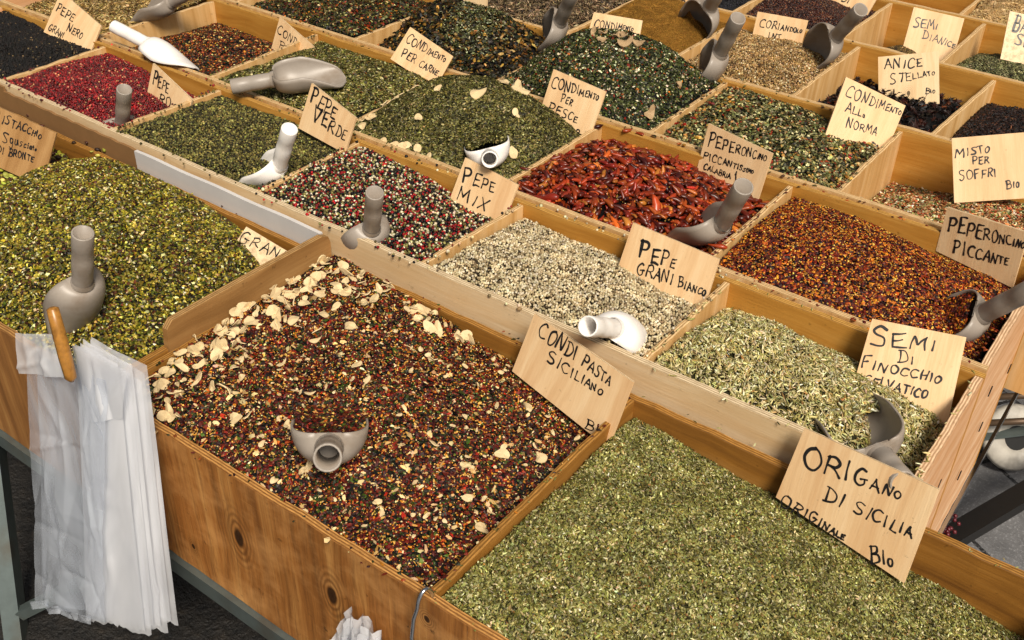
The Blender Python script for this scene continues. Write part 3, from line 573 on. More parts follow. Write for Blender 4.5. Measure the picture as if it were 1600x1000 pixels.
# ------------------------------------------------------------------ measured world data (metres): signs as plane frames, scoops as socket, axis, opening
SIGNS = [
    {'name': 'pepe_nero', 'o': [-2.5968, 1.4646, -0.0081], 'e1': [0.9513, -0.0442, -0.3051], 'e2': [0.2837, 0.5124, 0.8105], 'cor': [[-0.0106, 0.1185], [0.163, 0.1185], [0.1733, 0.0382], [0.0, 0.0]], 'lines': [['PEPE', 0.0045, 0.0674, 0.0766, 0.0759, 0.0243, 0.0207], ['NERO', 0.0683, 0.0456, 0.128, 0.0549, 0.0225, 0.0155], ['GRANI', 0.0108, 0.0125, 0.0705, 0.0235, 0.0193, 0.0139]]},
    {'name': 'pepe_rosa', 'o': [-2.0887, 1.3887, -0.05], 'e1': [0.933, -0.0466, -0.3569], 'e2': [0.3583, 0.2141, 0.9087], 'cor': [[-0.0126, 0.1115], [0.1325, 0.1115], [0.1362, 0.0191], [0.0, 0.0]], 'lines': [['PEPE', 0.0049, 0.0679, 0.0616, 0.0771, 0.0312, 0.0242], ['ROSA', 0.0386, 0.0388, 0.1219, 0.053, 0.0246, 0.0209], ['GRANI', 0.0085, 0.0098, 0.0979, 0.0244, 0.0178, 0.0159]]},
    {'name': 'cond_a', 'o': [-2.133, 1.8262, -0.07], 'e1': [0.9487, -0.1124, -0.2957], 'e2': [0.3145, 0.2356, 0.9196], 'cor': [[-0.0091, 0.1168], [0.1359, 0.1168], [0.1437, 0.0213], [0.0, 0.0]], 'lines': [['COND', 0.0004, 0.0746, 0.0813, 0.0852, 0.0237, 0.0181], ['PER', 0.0231, 0.0457, 0.1003, 0.0584, 0.0203, 0.0182]]},
    {'name': 'pepe_verde', 'o': [-1.6257, 1.4527, 0.005], 'e1': [0.9631, -0.081, -0.2568], 'e2': [0.2692, 0.2896, 0.9185], 'cor': [[-0.0075, 0.1068], [0.1358, 0.1068], [0.1436, 0.0235], [0.0, 0.0]], 'lines': [['PEPE', 0.0063, 0.0662, 0.09, 0.0717, 0.0326, 0.0264], ['VERDE', 0.0277, 0.036, 0.1334, 0.0475, 0.0359, 0.0191]]},
    {'name': 'carne', 'o': [-1.7154, 1.8573, 0.0215], 'e1': [0.9178, 0.1254, -0.3766], 'e2': [0.256, 0.5381, 0.8031], 'cor': [[0.0013, 0.0926], [0.1347, 0.0926], [0.1387, 0.0033], [0.0, 0.0]], 'lines': [['CONDIMENTO', 0.0105, 0.0545, 0.1252, 0.0683, 0.0235, 0.0093], ['PER CARNE', 0.0194, 0.0197, 0.1265, 0.0306, 0.0221, 0.0125]]},
    {'name': 'pesce', 'o': [-1.264, 1.8599, -0.0063], 'e1': [0.9891, 0.0537, -0.1374], 'e2': [0.11, 0.3518, 0.9296], 'cor': [[-0.0032, 0.1138], [0.1361, 0.1138], [0.1384, 0.0058], [0.0, 0.0]], 'lines': [['CONDIMENTO', 0.0055, 0.0746, 0.1262, 0.0891, 0.0259, 0.0099], ['PER', 0.0409, 0.0515, 0.0709, 0.054, 0.0187, 0.0129], ['PESCE', 0.0166, 0.0205, 0.0981, 0.0249, 0.0233, 0.0144], ['B', 0.1044, -0.0033, 0.1138, -0.0011, 0.0131, 0.013]]},
    {'name': 'pepe_mix', 'o': [-1.199, 1.4556, -0.03], 'e1': [0.9925, -0.0155, -0.1211], 'e2': [0.1178, 0.3837, 0.9159], 'cor': [[0.0016, 0.0945], [0.1366, 0.0945], [0.135, -0.004], [0.0, 0.0]], 'lines': [['PEPE', 0.0132, 0.0482, 0.0944, 0.0593, 0.0289, 0.0181], ['MIX', 0.0156, 0.0113, 0.0971, 0.0119, 0.0252, 0.0236]]},
    {'name': 'vegetariano', 'o': [-1.8614, 2.2338, -0.01], 'e1': [0.9945, 0.0813, 0.0667], 'e2': [-0.0796, 0.1681, 0.9825], 'cor': [[0.0, 0.1073], [0.1482, 0.1073], [0.1485, -0.0012], [0.0, 0.0]], 'lines': [['CONDIMENTO', 0.013, 0.0574, 0.1399, 0.0727, 0.0155, 0.0135], ['VEGETARIANO', 0.0189, 0.0199, 0.146, 0.0413, 0.0174, 0.0136]]},
    {'name': 'condimento_b', 'o': [-1.4087, 2.272, 0.0], 'e1': [0.9646, 0.2629, -0.0189], 'e2': [-0.1359, 0.5576, 0.8189], 'cor': [[0.0021, 0.1018], [0.1346, 0.1018], [0.1414, 0.008], [0.0, 0.0]], 'lines': [['CONDIMENTO', 0.0123, 0.0623, 0.1185, 0.0702, 0.0217, 0.0082], ['PER', 0.0178, 0.0341, 0.0661, 0.0373, 0.015, 0.0133]]},
    {'name': 'coriandolo_mo', 'o': [-1.4137, 2.7025, -0.04], 'e1': [0.9942, 0.1067, 0.0097], 'e2': [-0.0325, 0.2142, 0.9762], 'cor': [[0.0, 0.0908], [0.1476, 0.0908], [0.1482, -0.002], [0.0, 0.0]], 'lines': [['CORIANDOLO', 0.0127, 0.0479, 0.146, 0.0443, 0.0231, 0.014], ['MO', 0.032, 0.0222, 0.0598, 0.0235, 0.0161, 0.016]]},
    {'name': 'coriandolo_int', 'o': [-1.1327, 2.7129, -0.03], 'e1': [0.979, 0.2036, -0.012], 'e2': [-0.0586, 0.3372, 0.9396], 'cor': [[-0.0008, 0.0769], [0.1401, 0.0769], [0.1377, -0.0031], [0.0, 0.0]], 'lines': [['CORIANDOLO', 0.0126, 0.0374, 0.1317, 0.041, 0.0221, 0.0084], ['INT', 0.0449, 0.0098, 0.084, 0.0116, 0.0187, 0.0169]]},
    {'name': 'lino', 'o': [-1.1022, 3.1194, -0.04], 'e1': [0.9993, -0.0086, 0.0375], 'e2': [-0.0258, 0.5742, 0.8183], 'cor': [[-0.0047, 0.109], [0.167, 0.109], [0.1456, -0.0161], [0.0, 0.0]], 'lines': [['SEMI', 0.0113, 0.0672, 0.0983, 0.0668, 0.0247, 0.0224], ['DI', 0.0581, 0.0353, 0.0854, 0.0323, 0.0226, 0.0207], ['LINO', 0.0178, 0.0074, 0.0872, 0.0065, 0.0247, 0.015]]},
    {'name': 'anice', 'o': [-0.8046, 3.0355, -0.0841], 'e1': [0.9055, 0.4028, -0.1334], 'e2': [-0.0815, 0.4737, 0.8769], 'cor': [[-0.0025, 0.134], [0.1427, 0.134], [0.1452, 0.004], [0.0, 0.0]], 'lines': [['SEMI', 0.0115, 0.0803, 0.081, 0.0888, 0.03, 0.0211], ['DIANICE', 0.0445, 0.0565, 0.1413, 0.0474, 0.0212, 0.0123]]},
    {'name': 'anice_stellato', 'o': [-0.7221, 2.6387, -0.0935], 'e1': [0.9194, 0.3105, 0.2415], 'e2': [-0.3453, 0.343, 0.8735], 'cor': [[0.0001, 0.1292], [0.1461, 0.1292], [0.1468, -0.0023], [0.0, 0.0]], 'lines': [['ANICE', 0.0153, 0.0968, 0.111, 0.0942, 0.0228, 0.0209], ['STELLATO', 0.0289, 0.0581, 0.1382, 0.0708, 0.0244, 0.0096], ['BIO', 0.1135, 0.0264, 0.1379, 0.0243, 0.0145, 0.008]]},
    {'name': 'ba', 'o': [-0.5324, 2.9965, -0.02], 'e1': [0.9302, 0.3499, -0.1112], 'e2': [-0.1484, 0.6352, 0.7579], 'cor': [[-0.0078, 0.1362], [0.1309, 0.1362], [0.1303, -0.001], [0.0, 0.0]], 'lines': [['BACCHE', 0.0118, 0.0837, 0.1104, 0.0818, 0.0427, 0.0283], ['SEMI', 0.026, 0.0467, 0.102, 0.0468, 0.0284, 0.0212]]},
    {'name': 'norma', 'o': [-0.6999, 2.1834, -0.0016], 'e1': [0.7821, 0.4914, -0.3833], 'e2': [-0.0151, 0.6298, 0.7766], 'cor': [[-0.0076, 0.1397], [0.1513, 0.1397], [0.1521, 0.0063], [0.0, 0.0]], 'lines': [['CONDIMENTO', 0.0072, 0.0997, 0.1509, 0.1144, 0.0258, 0.0102], ['ALLa', 0.0213, 0.0685, 0.0726, 0.0754, 0.0216, 0.013], ['NORMA', 0.0383, 0.0385, 0.1164, 0.0506, 0.0216, 0.0174], ['BIO', 0.1141, 0.0182, 0.1304, 0.0237, 0.013, 0.0087]]},
    {'name': 'soffritto', 'o': [-0.3857, 2.1487, -0.05], 'e1': [0.9015, 0.3641, 0.2341], 'e2': [-0.3788, 0.4017, 0.8338], 'cor': [[-0.001, 0.1366], [0.1497, 0.1366], [0.1509, 0.0003], [0.0, 0.0]], 'lines': [['MISTO', 0.0053, 0.0969, 0.0736, 0.1007, 0.0202, 0.012], ['PER', 0.0384, 0.0781, 0.0717, 0.0781, 0.0161, 0.0134], ['SOFFRI', 0.0114, 0.0465, 0.0856, 0.0503, 0.0202, 0.0147], ['BIO', 0.1019, 0.0211, 0.1275, 0.0245, 0.0173, 0.0093]]},
    {'name': 'piccantissimo', 'o': [-0.8727, 1.8964, -0.0712], 'e1': [0.9863, -0.1506, -0.0671], 'e2': [0.0916, 0.1621, 0.9825], 'cor': [[-0.0084, 0.1447], [0.1547, 0.1447], [0.1586, 0.0121], [0.0, 0.0]], 'lines': [['PEPERONCINO', 0.0062, 0.0994, 0.1481, 0.1248, 0.0282, 0.0108], ['PICCANTISSIMO', 0.005, 0.0692, 0.1301, 0.088, 0.0171, 0.0069], ['CALABRIA', 0.0125, 0.0483, 0.0831, 0.0554, 0.0129, 0.0099], ['1', 0.0921, 0.0579, 0.1011, 0.0605, 0.0183, 0.0183]]},
    {'name': 'piccante', 'o': [-0.3491, 1.9058, -0.0395], 'e1': [0.9738, -0.207, 0.0947], 'e2': [-0.0926, 0.0197, 0.9955], 'cor': [[0.006, 0.0947], [0.1621, 0.0947], [0.1573, -0.0205], [0.0, 0.0]], 'lines': [['PEPERONCINO', 0.0161, 0.0484, 0.1632, 0.0629, 0.0306, 0.0113], ['PICCANTE', 0.0342, 0.0082, 0.1424, 0.021, 0.027, 0.0143]]},
    {'name': 'bianco', 'o': [-0.7919, 1.4416, -0.0377], 'e1': [0.9979, 0.0149, -0.0632], 'e2': [0.0558, 0.3022, 0.9516], 'cor': [[0.0023, 0.1027], [0.177, 0.1027], [0.1813, -0.0009], [0.0, 0.0]], 'lines': [['PEPE', 0.0317, 0.0478, 0.1073, 0.0553, 0.035, 0.0177], ['GRANI BIANCO', 0.038, 0.0173, 0.1763, 0.0309, 0.0244, 0.0106]]},
    {'name': 'finocchio', 'o': [-0.3161, 1.3897, -0.069], 'e1': [0.975, 0.214, 0.0591], 'e2': [-0.1704, 0.5509, 0.817], 'cor': [[0.0082, 0.1413], [0.1502, 0.1413], [0.1512, 0.0001], [0.0, 0.0]], 'lines': [['SEMI', 0.014, 0.0994, 0.1149, 0.111, 0.0278, 0.0171], ['DI', 0.0593, 0.081, 0.086, 0.0839, 0.0173, 0.0111], ['FINOCCHIO', 0.0081, 0.0611, 0.1308, 0.0621, 0.0175, 0.0121], ['SELVATICO', 0.0161, 0.0376, 0.1157, 0.0338, 0.0154, 0.0121]]},
    {'name': 'origano', 'o': [-0.3209, 1.1297, -0.0795], 'e1': [0.9859, -0.1398, 0.0922], 'e2': [-0.0376, 0.3522, 0.9352], 'cor': [[0.0105, 0.1157], [0.2088, 0.1157], [0.2067, -0.0263], [0.0, 0.0]], 'lines': [['ORIGANO', 0.0244, 0.0626, 0.1689, 0.0806, 0.032, 0.0109], ['DI SICILIA', 0.0685, 0.0302, 0.2001, 0.0378, 0.0212, 0.0137], ['ORIGINALE', 0.0087, -0.0072, 0.1137, -0.0114, 0.02, 0.0067], ['BIO', 0.158, -0.0227, 0.1884, -0.0098, 0.0228, 0.0112]]},
    {'name': 'condi_pasta', 'o': [-0.7898, 1.1172, -0.0656], 'e1': [0.9832, -0.1638, -0.0804], 'e2': [0.1252, 0.285, 0.9503], 'cor': [[0.0041, 0.1127], [0.2145, 0.1127], [0.2177, -0.0073], [0.0, 0.0]], 'lines': [['CONDI PASTA', 0.0245, 0.0825, 0.1816, 0.0851, 0.0272, 0.0141], ['SICILIANO', 0.0589, 0.0534, 0.1762, 0.0616, 0.0205, 0.011], ['BIO', 0.1667, -0.0026, 0.2144, 0.0002, 0.0182, 0.0135]]},
    {'name': 'granella', 'o': [-1.4217, 1.0443, -0.0682], 'e1': [0.9943, -0.0116, -0.1058], 'e2': [0.0797, 0.7406, 0.6672], 'cor': [[0.0038, 0.0852], [0.1501, 0.0852], [0.1469, -0.0094], [0.0, 0.0]], 'lines': [['GRANE', 0.0055, 0.0515, 0.1289, 0.0689, 0.0206, 0.0165], ['DI P', 0.0432, 0.0217, 0.1077, 0.0303, 0.0192, 0.0154]]},
    {'name': 'pistacchio', 'o': [-2.17, 0.976, -0.0397], 'e1': [0.9204, 0.2917, -0.2604], 'e2': [0.1081, 0.4501, 0.8864], 'cor': [[0.0019, 0.1246], [0.1964, 0.1246], [0.1987, 0.0016], [0.0, 0.0]], 'lines': [['PISTACCHIO', 0.0538, 0.0937, 0.1679, 0.0993, 0.0212, 0.0113], ['Sgusciato', 0.0833, 0.0577, 0.1654, 0.0704, 0.0214, 0.0085], ['DI BRONTE', 0.0755, 0.0292, 0.165, 0.0452, 0.0186, 0.0114], ['Bio', 0.1712, 0.0031, 0.1909, 0.0117, 0.013, 0.0086]]},
]
SCOOPS = [
    ('white_mixed', 'w', [-2.244, 1.522, 0.0123], [0.9205, 0.0306, -0.3896], [-0.2981, -0.5897, -0.7506], 1.0, 12),
    ('grey_beige', 'g', [-2.3911, 1.7212, 0.0666], [-0.9275, -0.2399, -0.2867], [-0.2219, -0.2638, 0.9387], 1.0, 12),
    ('grey_rosa', 'g', [-2.0085, 1.2649, -0.0136], [-0.5384, 0.1264, -0.8332], [-0.7868, 0.2785, 0.5507], 1.0, 5),
    ('grey_carne', 'g', [-1.7948, 1.5406, 0.0635], [0.6991, 0.6991, 0.1498], [-0.016, -0.1942, 0.9808], 1.08, 0),
    ('white_verde', 'w', [-1.5112, 1.2781, 0.0351], [-0.8806, -0.0942, -0.4644], [-0.4224, -0.288, 0.8594], 1.0, 35),
    ('white_pesce', 'w', [-1.1838, 1.5621, 0.0507], [-0.6349, 0.7463, -0.2], [-0.3087, -0.0077, 0.9511], 1.0, 12),
    ('grey_mix', 'g', [-1.2069, 1.224, 0.0227], [-0.5777, 0.306, -0.7567], [-0.7496, 0.1681, 0.6402], 1.0, 15),
    ('grey_granella', 'g', [-1.415, 0.7545, 0.0556], [-0.5827, 0.0221, -0.8124], [-0.812, 0.0238, 0.5831], 1.05, 15),
    ('grey_pasta', 'g', [-0.8403, 0.752, 0.0239], [-0.6508, 0.6433, -0.4033], [-0.2355, 0.334, 0.9127], 1.15, 12),
    ('white_bianco', 'w', [-0.6663, 1.2064, 0.0087], [-0.1004, 0.7115, -0.6955], [-0.1523, -0.7018, -0.6959], 1.0, 12),
    ('grey_chilli', 'g', [-0.6776, 1.5991, 0.0599], [-0.8109, 0.354, -0.466], [-0.5167, -0.0592, 0.8541], 1.1, 35),
    ('grey_flakes', 'g', [-0.214, 1.6474, 0.0223], [-0.6883, 0.2082, -0.6949], [-0.708, -0.4015, 0.581], 1.05, 12),
    ('grey_fennel', 'g', [-0.22, 1.2041, 0.0261], [-0.7008, 0.7108, -0.0601], [-0.2775, -0.1941, 0.9409], 1.1, 10),
    ('grey_porcini', 'g', [-1.4808, 2.2282, 0.0793], [-0.6684, 0.2169, -0.7115], [-0.649, -0.6373, 0.4155], 1.12, 12),
    ('grey_green', 'g', [-1.0548, 2.2987, 0.0795], [-0.5741, 0.2324, -0.7851], [-0.7564, -0.5176, 0.3999], 1.15, 12),
    ('grey_golden', 'g', [-1.2139, 2.5571, 0.0775], [-0.5307, 0.2417, -0.8124], [-0.234, -0.963, -0.1337], 1.18, 12),
    ('grey_coriander', 'g', [-0.8746, 2.5957, 0.0745], [-0.6286, 0.2566, -0.7342], [-0.5466, -0.8173, 0.1823], 1.15, 12),
]
from mathutils import noise as mnoise
# ------------------------------------------------------------------ garlic and mushroom slices lying on the mixes
def slice_mesh(seed, curl, mat, notch=0.0):
    r = np.random.default_rng(seed); n = 14; V = []; F = []
    ph = r.uniform(0, 6.28, 3); asp = r.uniform(.5, .8)
    for zz in (0, 1):
        for i in range(n):
            q = 2 * math.pi * i / n; rad = .5 * (1 + .16 * math.sin(2 * q + ph[0]) + .1 * math.sin(3 * q + ph[1]) - notch * max(0, math.cos(q - 1.2)) ** 6)
            x, y = rad * math.cos(q), rad * asp * math.sin(q)
            V.append((x, y, curl * (x * x * 2.2 - y * y) + .06 * zz + .03 * math.sin(3 * q + ph[2])))
        V.append((0, 0, curl * -.05 + .06 * zz + .02 * zz))
    for i in range(n):
        j = (i + 1) % n
        F += [(i, n, j), (n + 1 + i, n + 1 + j, 2 * n + 1), (i, j, n + 1 + j, n + 1 + i)]
    me = bpy.data.meshes.new('slice'); me.from_pydata(V, [], F); me.materials.append(mat); me.update()
    return me
GAR = [slice_mesh(100 + i, .35 * (-1) ** i * (.4 + .15 * (i % 4)), M['garlic'], .5 if i % 3 == 0 else 0) for i in range(9)]
MUS = [slice_mesh(200 + i, .6, M['mushroom'], .7) for i in range(4)]
def lay_slices(heap_name, H, n, sampler, meshes, name, smin, smax, tilt=.35):
    host = bpy.data.objects[heap_name]
    for i in range(n):
        u, v, big = sampler(i); U, Vv = np.array([u]), np.array([v]); p = H.pt(U, Vv)[0]; nn = H.nrm(U, Vv)[0] + rng.normal(0, tilt, 3); nn /= np.linalg.norm(nn)
        s = rng.uniform(smin, smax) * big
        o = bpy.data.objects.new(name, meshes[rng.integers(len(meshes))]); COL.objects.link(o); o.parent = host
        q = Vector(nn).to_track_quat('Z', 'Y').to_matrix().to_4x4() @ Matrix.Rotation(rng.uniform(0, 6.28), 4, 'Z')
        o.matrix_local = Matrix.Translation(Vector(p) + Vector((0, 0, .004))) @ q @ Matrix.Scale(s, 4)
def byname(label):
    return [o for o in bpy.data.objects if o.get('label', '').startswith(label)][0].name
def samp_pasta(i):
    if i < 46: return (rng.beta(1.0, 8) * .7 + .012, rng.beta(1.3, 1.3), rng.uniform(.9, 1.35))
    if i < 72: return (rng.uniform(.03, .62), .965 - rng.beta(1.1, 3.2) * .5, rng.uniform(.6, 1.2))
    return (rng.uniform(.1, .98), rng.uniform(.03, .95), rng.uniform(.45, .95))
lay_slices(byname('red and green chilli'), HEAPS['pasta'], 100, samp_pasta, GAR, 'garlic_slice', .019, .030, .55)
def loose_slices(heap_name, H, n, sampler, name, smin, smax, tilt):
    mb = MB()
    for i in range(n):
        u, v, big = sampler(i); U, Vv = np.array([u]), np.array([v]); p = H.pt(U, Vv)[0] + np.array((0, 0, rng.uniform(.001, .009))); nn = H.nrm(U, Vv)[0] + rng.normal(0, tilt, 3)
        q = Vector(nn).to_track_quat('Z', 'Y').to_matrix() @ Matrix.Rotation(rng.uniform(0, 6.28), 3, 'Z'); me = GAR[rng.integers(len(GAR))]; s_ = rng.uniform(smin, smax) * big
        mb.add([tuple(Vector(p) + q @ (w_.co * s_)) for w_ in me.vertices], [tuple(f.vertices) for f in me.polygons])
    tag(mb.build(name, M['garlic'], bpy.data.objects[heap_name]), kind='stuff')
def samp_loose(i):
    if i < 80: return (rng.beta(1.0, 6) * .6 + .010, rng.beta(1.1, 1.7), rng.uniform(.6, 1.2))
    if i < 100: return (rng.uniform(.02, .55), .975 - rng.beta(1.1, 4) * .4, rng.uniform(.5, 1.1))
    return (rng.uniform(.05, .98), rng.uniform(.03, .95), rng.uniform(.3, .6))
loose_slices(byname('red and green chilli'), HEAPS['pasta'], 210, samp_loose, 'garlic_bits', .018, .028, .55)
def samp_pesce(i):
    if i < 14: return (rng.uniform(.012, .08), rng.uniform(.03, .6), .9)
    if i < 24: return (rng.uniform(.05, .9), rng.uniform(.01, .05), .8)
    if i < 32: return (rng.uniform(.35, .98), rng.uniform(.9, .985), .8)
    return ((.50, .62, .56, .52, .30, .75, .35, .90)[i - 32], (.80, .80, .86, .52, .45, .55, .2, .3)[i - 32], (1.7, 1.8, 1.8, 1.5, .9, .9, 1.0, 1.4)[i - 32])
lay_slices(byname('grey-green herb mound'), HEAPS['pesce'], 40, samp_pesce, GAR, 'garlic_slice', .022, .032, .25)
def samp_green(i): return ((.50, .42, .57, .62, .47, .93, .93, .53, .36)[i], (.54, .52, .50, .55, .45, .5, .16, .58, .5)[i], (1, .8, 1.2, 1.1, .9, .7, .9, .9, .6)[i])
lay_slices(byname('tall green heap'), HEAPS['green'], 9, samp_green, MUS, 'mushroom_slice', .034, .046, .5)

# ------------------------------------------------------------------ handwritten price boards
FONT = {
 'A': (.75, ["0,0 .4,1", ".4,1 .75,0", ".12,.38 .65,.36"]), 'B': (.7, [".05,0 .12,1", "~.02,.97 .5,.98 .6,.75 .45,.56 .12,.52", "~.12,.52 .6,.5 .7,.22 .5,.03 .02,.0"]),
 'C': (.75, ["~.75,.86 .5,1 .2,.85 .04,.5 .1,.15 .35,0 .7,.1"]), 'D': (.75, [".12,.02 .14,1", "~.0,.98 .4,.95 .75,.6 .68,.22 .4,.04 .02,.0"]),
 'E': (.65, [".7,1 .12,.96", ".12,.96 .06,.03", ".06,.03 .66,.02", ".1,.5 .55,.54"]), 'F': (.65, [".06,0 .13,.98", ".13,.98 .7,1", ".1,.52 .5,.56"]),
 'G': (.8, ["~.7,.9 .42,1 .1,.7 .08,.25 .35,0 .65,.14 .68,.42", ".4,.44 .85,.42"]), 'H': (.75, [".05,0 .1,1", ".65,0 .7,1", ".08,.48 .68,.52"]),
 'I': (.3, [".12,0 .15,1"]), 'L': (.6, [".12,1 .06,.03", ".06,.03 .62,.05"]), 'M': (.95, [".0,0 .16,1", ".16,1 .42,.35", ".42,.35 .8,1", ".8,1 .88,0"]),
 'N': (.8, [".0,0 .1,1", ".1,1 .6,.04", ".6,.04 .72,1"]), 'O': (.75, ["~.4,1 .12,.85 .02,.45 .2,.04 .5,.06 .72,.45 .64,.85 .36,1.02"]),
 'P': (.7, [".06,0 .12,1", "~.02,.95 .45,1.02 .66,.8 .5,.52 .1,.45"]), 'R': (.75, [".06,0 .12,1", "~.02,.95 .45,1.02 .64,.8 .48,.54 .1,.48", ".3,.5 .75,.02"]),
 'S': (.7, ["~.68,.9 .4,1 .12,.84 .22,.6 .55,.4 .56,.12 .28,.0 .0,.08"]), 'T': (.75, [".38,0 .36,1", ".0,1 .78,.98"]), 'U': (.75, ["~.08,1 .06,.4 .22,.02 .5,.06 .64,.45 .68,1"]),
 'V': (.7, [".0,1 .3,0", ".3,0 .72,1"]), 'X': (.8, ["0,0 .75,1", ".1,1 .65,0"]), '1': (.35, ["~.0,.6 .22,1 .2,.6 .16,0"]),
 'a': (.5, ["~.4,.5 .12,.55 .04,.2 .2,.02 .4,.2 .42,.5 .45,.02"]), 'o': (.5, ["~.22,.55 .03,.35 .12,.02 .35,.06 .42,.35 .22,.55"]), 'i': (.25, [".12,0 .14,.55", ".15,.78 .17,.8"]),
 'g': (.5, ["~.4,.5 .12,.55 .04,.25 .2,.05 .4,.25 .42,.5 .38,-.2 .2,-.42 .0,-.3"]), 'u': (.5, ["~.05,.55 .06,.15 .2,.02 .36,.2 .4,.55 .42,.02"]), 's': (.42, ["~.38,.5 .18,.55 .08,.4 .3,.24 .26,.04 .02,.03"]),
 'c': (.42, ["~.38,.48 .16,.54 .03,.28 .14,.03 .38,.08"]), 't': (.4, [".2,.0 .2,.9", ".0,.58 .4,.6"]), ' ': (.45, []),
}
def smooth_pts(p, k=5):
    p = np.array(p, float); out = []
    q = np.vstack([2 * p[0] - p[1], p, 2 * p[-1] - p[-2]])
    for i in range(1, len(q) - 2):
        for t in np.linspace(0, 1, k, endpoint=False):
            a, b, c, d = q[i - 1], q[i], q[i + 1], q[i + 2]
            out.append(.5 * ((2 * b) + (c - a) * t + (2 * a - 5 * b + 4 * c - d) * t * t + (3 * b - a - 3 * c + d) * t ** 3))
    out.append(p[-1]); return np.array(out)
def letters(lines, seed):
    """ribbon outlines in sign coordinates"""
    r = np.random.default_rng(seed); R = []
    for (txt, ax, ay, bx, by, h0, h1) in lines:
        ws = [FONT.get(c, FONT['I'])[0] + .22 for c in txt]; hs = [h0 + (h1 - h0) * (i / max(1, len(txt) - 1)) for i in range(len(txt))]
        adv = np.array([w_ * h for w_, h in zip(ws, hs)]); tot = adv.sum(); x = 0.0
        d = np.array([bx - ax, by - ay]); Lb = np.linalg.norm(d); d = d / max(Lb, 1e-6); nrm = np.array([-d[1], d[0]])
        for c, h, a in zip(txt, hs, adv):
            sx = a / tot * Lb / (FONT.get(c, FONT['I'])[0] + .22) if len(txt) > 1 else h
            o = np.array([ax, ay]) + d * (x / tot * Lb); x += a
            tl = r.normal(0, .07); sh = r.normal(.02, .07); oy = r.normal(0, .05) * h; k = r.normal(1, .08)
            ca, sa = math.cos(tl), math.sin(tl)
            for st in FONT.get(c, FONT['I'])[1]:
                cur = st[0] == '~'; pts = [tuple(map(float, q.split(','))) for q in st.lstrip('~').split()]
                pts = [(px + r.normal(0, .025), py + r.normal(0, .025)) for px, py in pts]
                if not cur and len(pts) == 2:
                    m = ((pts[0][0] + pts[1][0]) / 2 + r.normal(0, .03), (pts[0][1] + pts[1][1]) / 2 + r.normal(0, .03)); pts = [pts[0], m, pts[1]]
                P = smooth_pts(pts); Q = []
                for px, py in P:
                    X = (px + sh * py) * sx; Y = py * h * k + oy
                    Q.append(o + d * (X * ca - Y * sa * .5) + nrm * (Y * ca + X * sa))
                R.append((np.array(Q), min(.0027, max(.0013, h * .066)) * r.uniform(.85, 1.15)))
    return R

SIGN_LABEL = {
 'pepe_nero': 'tilted plywood sign reading PEPE NERO GRANI behind the black pepper', 'pepe_rosa': 'plywood sign reading PEPE ROSA, corner-up behind the red pepper, half hidden by a divider',
 'cond_a': 'plywood sign reading COND, half hidden behind the divider by the orange-green mix', 'pepe_verde': 'plywood sign reading PEPE VERDE behind the green peppercorns',
 'carne': 'plywood sign reading CONDIMENTO PER CARNE', 'pesce': 'plywood sign reading CONDIMENTO PER PESCE',
 'pepe_mix': 'plywood sign reading PEPE MIX beside the mixed peppercorns', 'vegetariano': 'plywood sign with a dark knot reading VEGETARIANO, cut by the top edge',
 'condimento_b': 'plywood sign reading CONDIMENTO behind the tall green heap', 'coriandolo_mo': 'plywood sign reading CORIANDOLO MO partly hidden by the powder scoop, at the top edge',
 'coriandolo_int': 'plywood sign reading CORIANDOLO INT', 'lino': 'plywood sign reading DI LINO in the brown flax seeds',
 'anice': 'plywood sign reading SEMI DIANICE in the nearly empty compartment', 'anice_stellato': 'square upright plywood sign with a knot reading ANICE STELLATO',
 'ba': 'plywood sign reading BACCHE SEMI, cut by the right edge near the top', 'norma': 'plywood sign reading CONDIMENTO ALLA NORMA',
 'soffritto': 'large pale plywood sign reading MISTO PER SOFFRI at the right edge', 'piccantissimo': 'plywood sign reading PEPERONCINO PICCANTISSIMO behind the whole chillies',
 'piccante': 'plywood sign reading PEPERONCINO PICCANTE at the right edge', 'bianco': 'plywood sign reading PEPE GRANI BIANCO',
 'finocchio': 'pale plywood sign reading SEMI DI FINOCCHIO', 'origano': 'largest plywood sign, reading ORIGANO DI SICILIA ORIGINALE BIO',
 'condi_pasta': 'plywood sign reading CONDI PASTA SICILIANO', 'granella': 'half-buried plywood sign reading GRANELLA behind the tall brown partition',
 'pistacchio': 'brown plywood sign reading PISTACCHIO Sgusciato DI BRONTE',
}
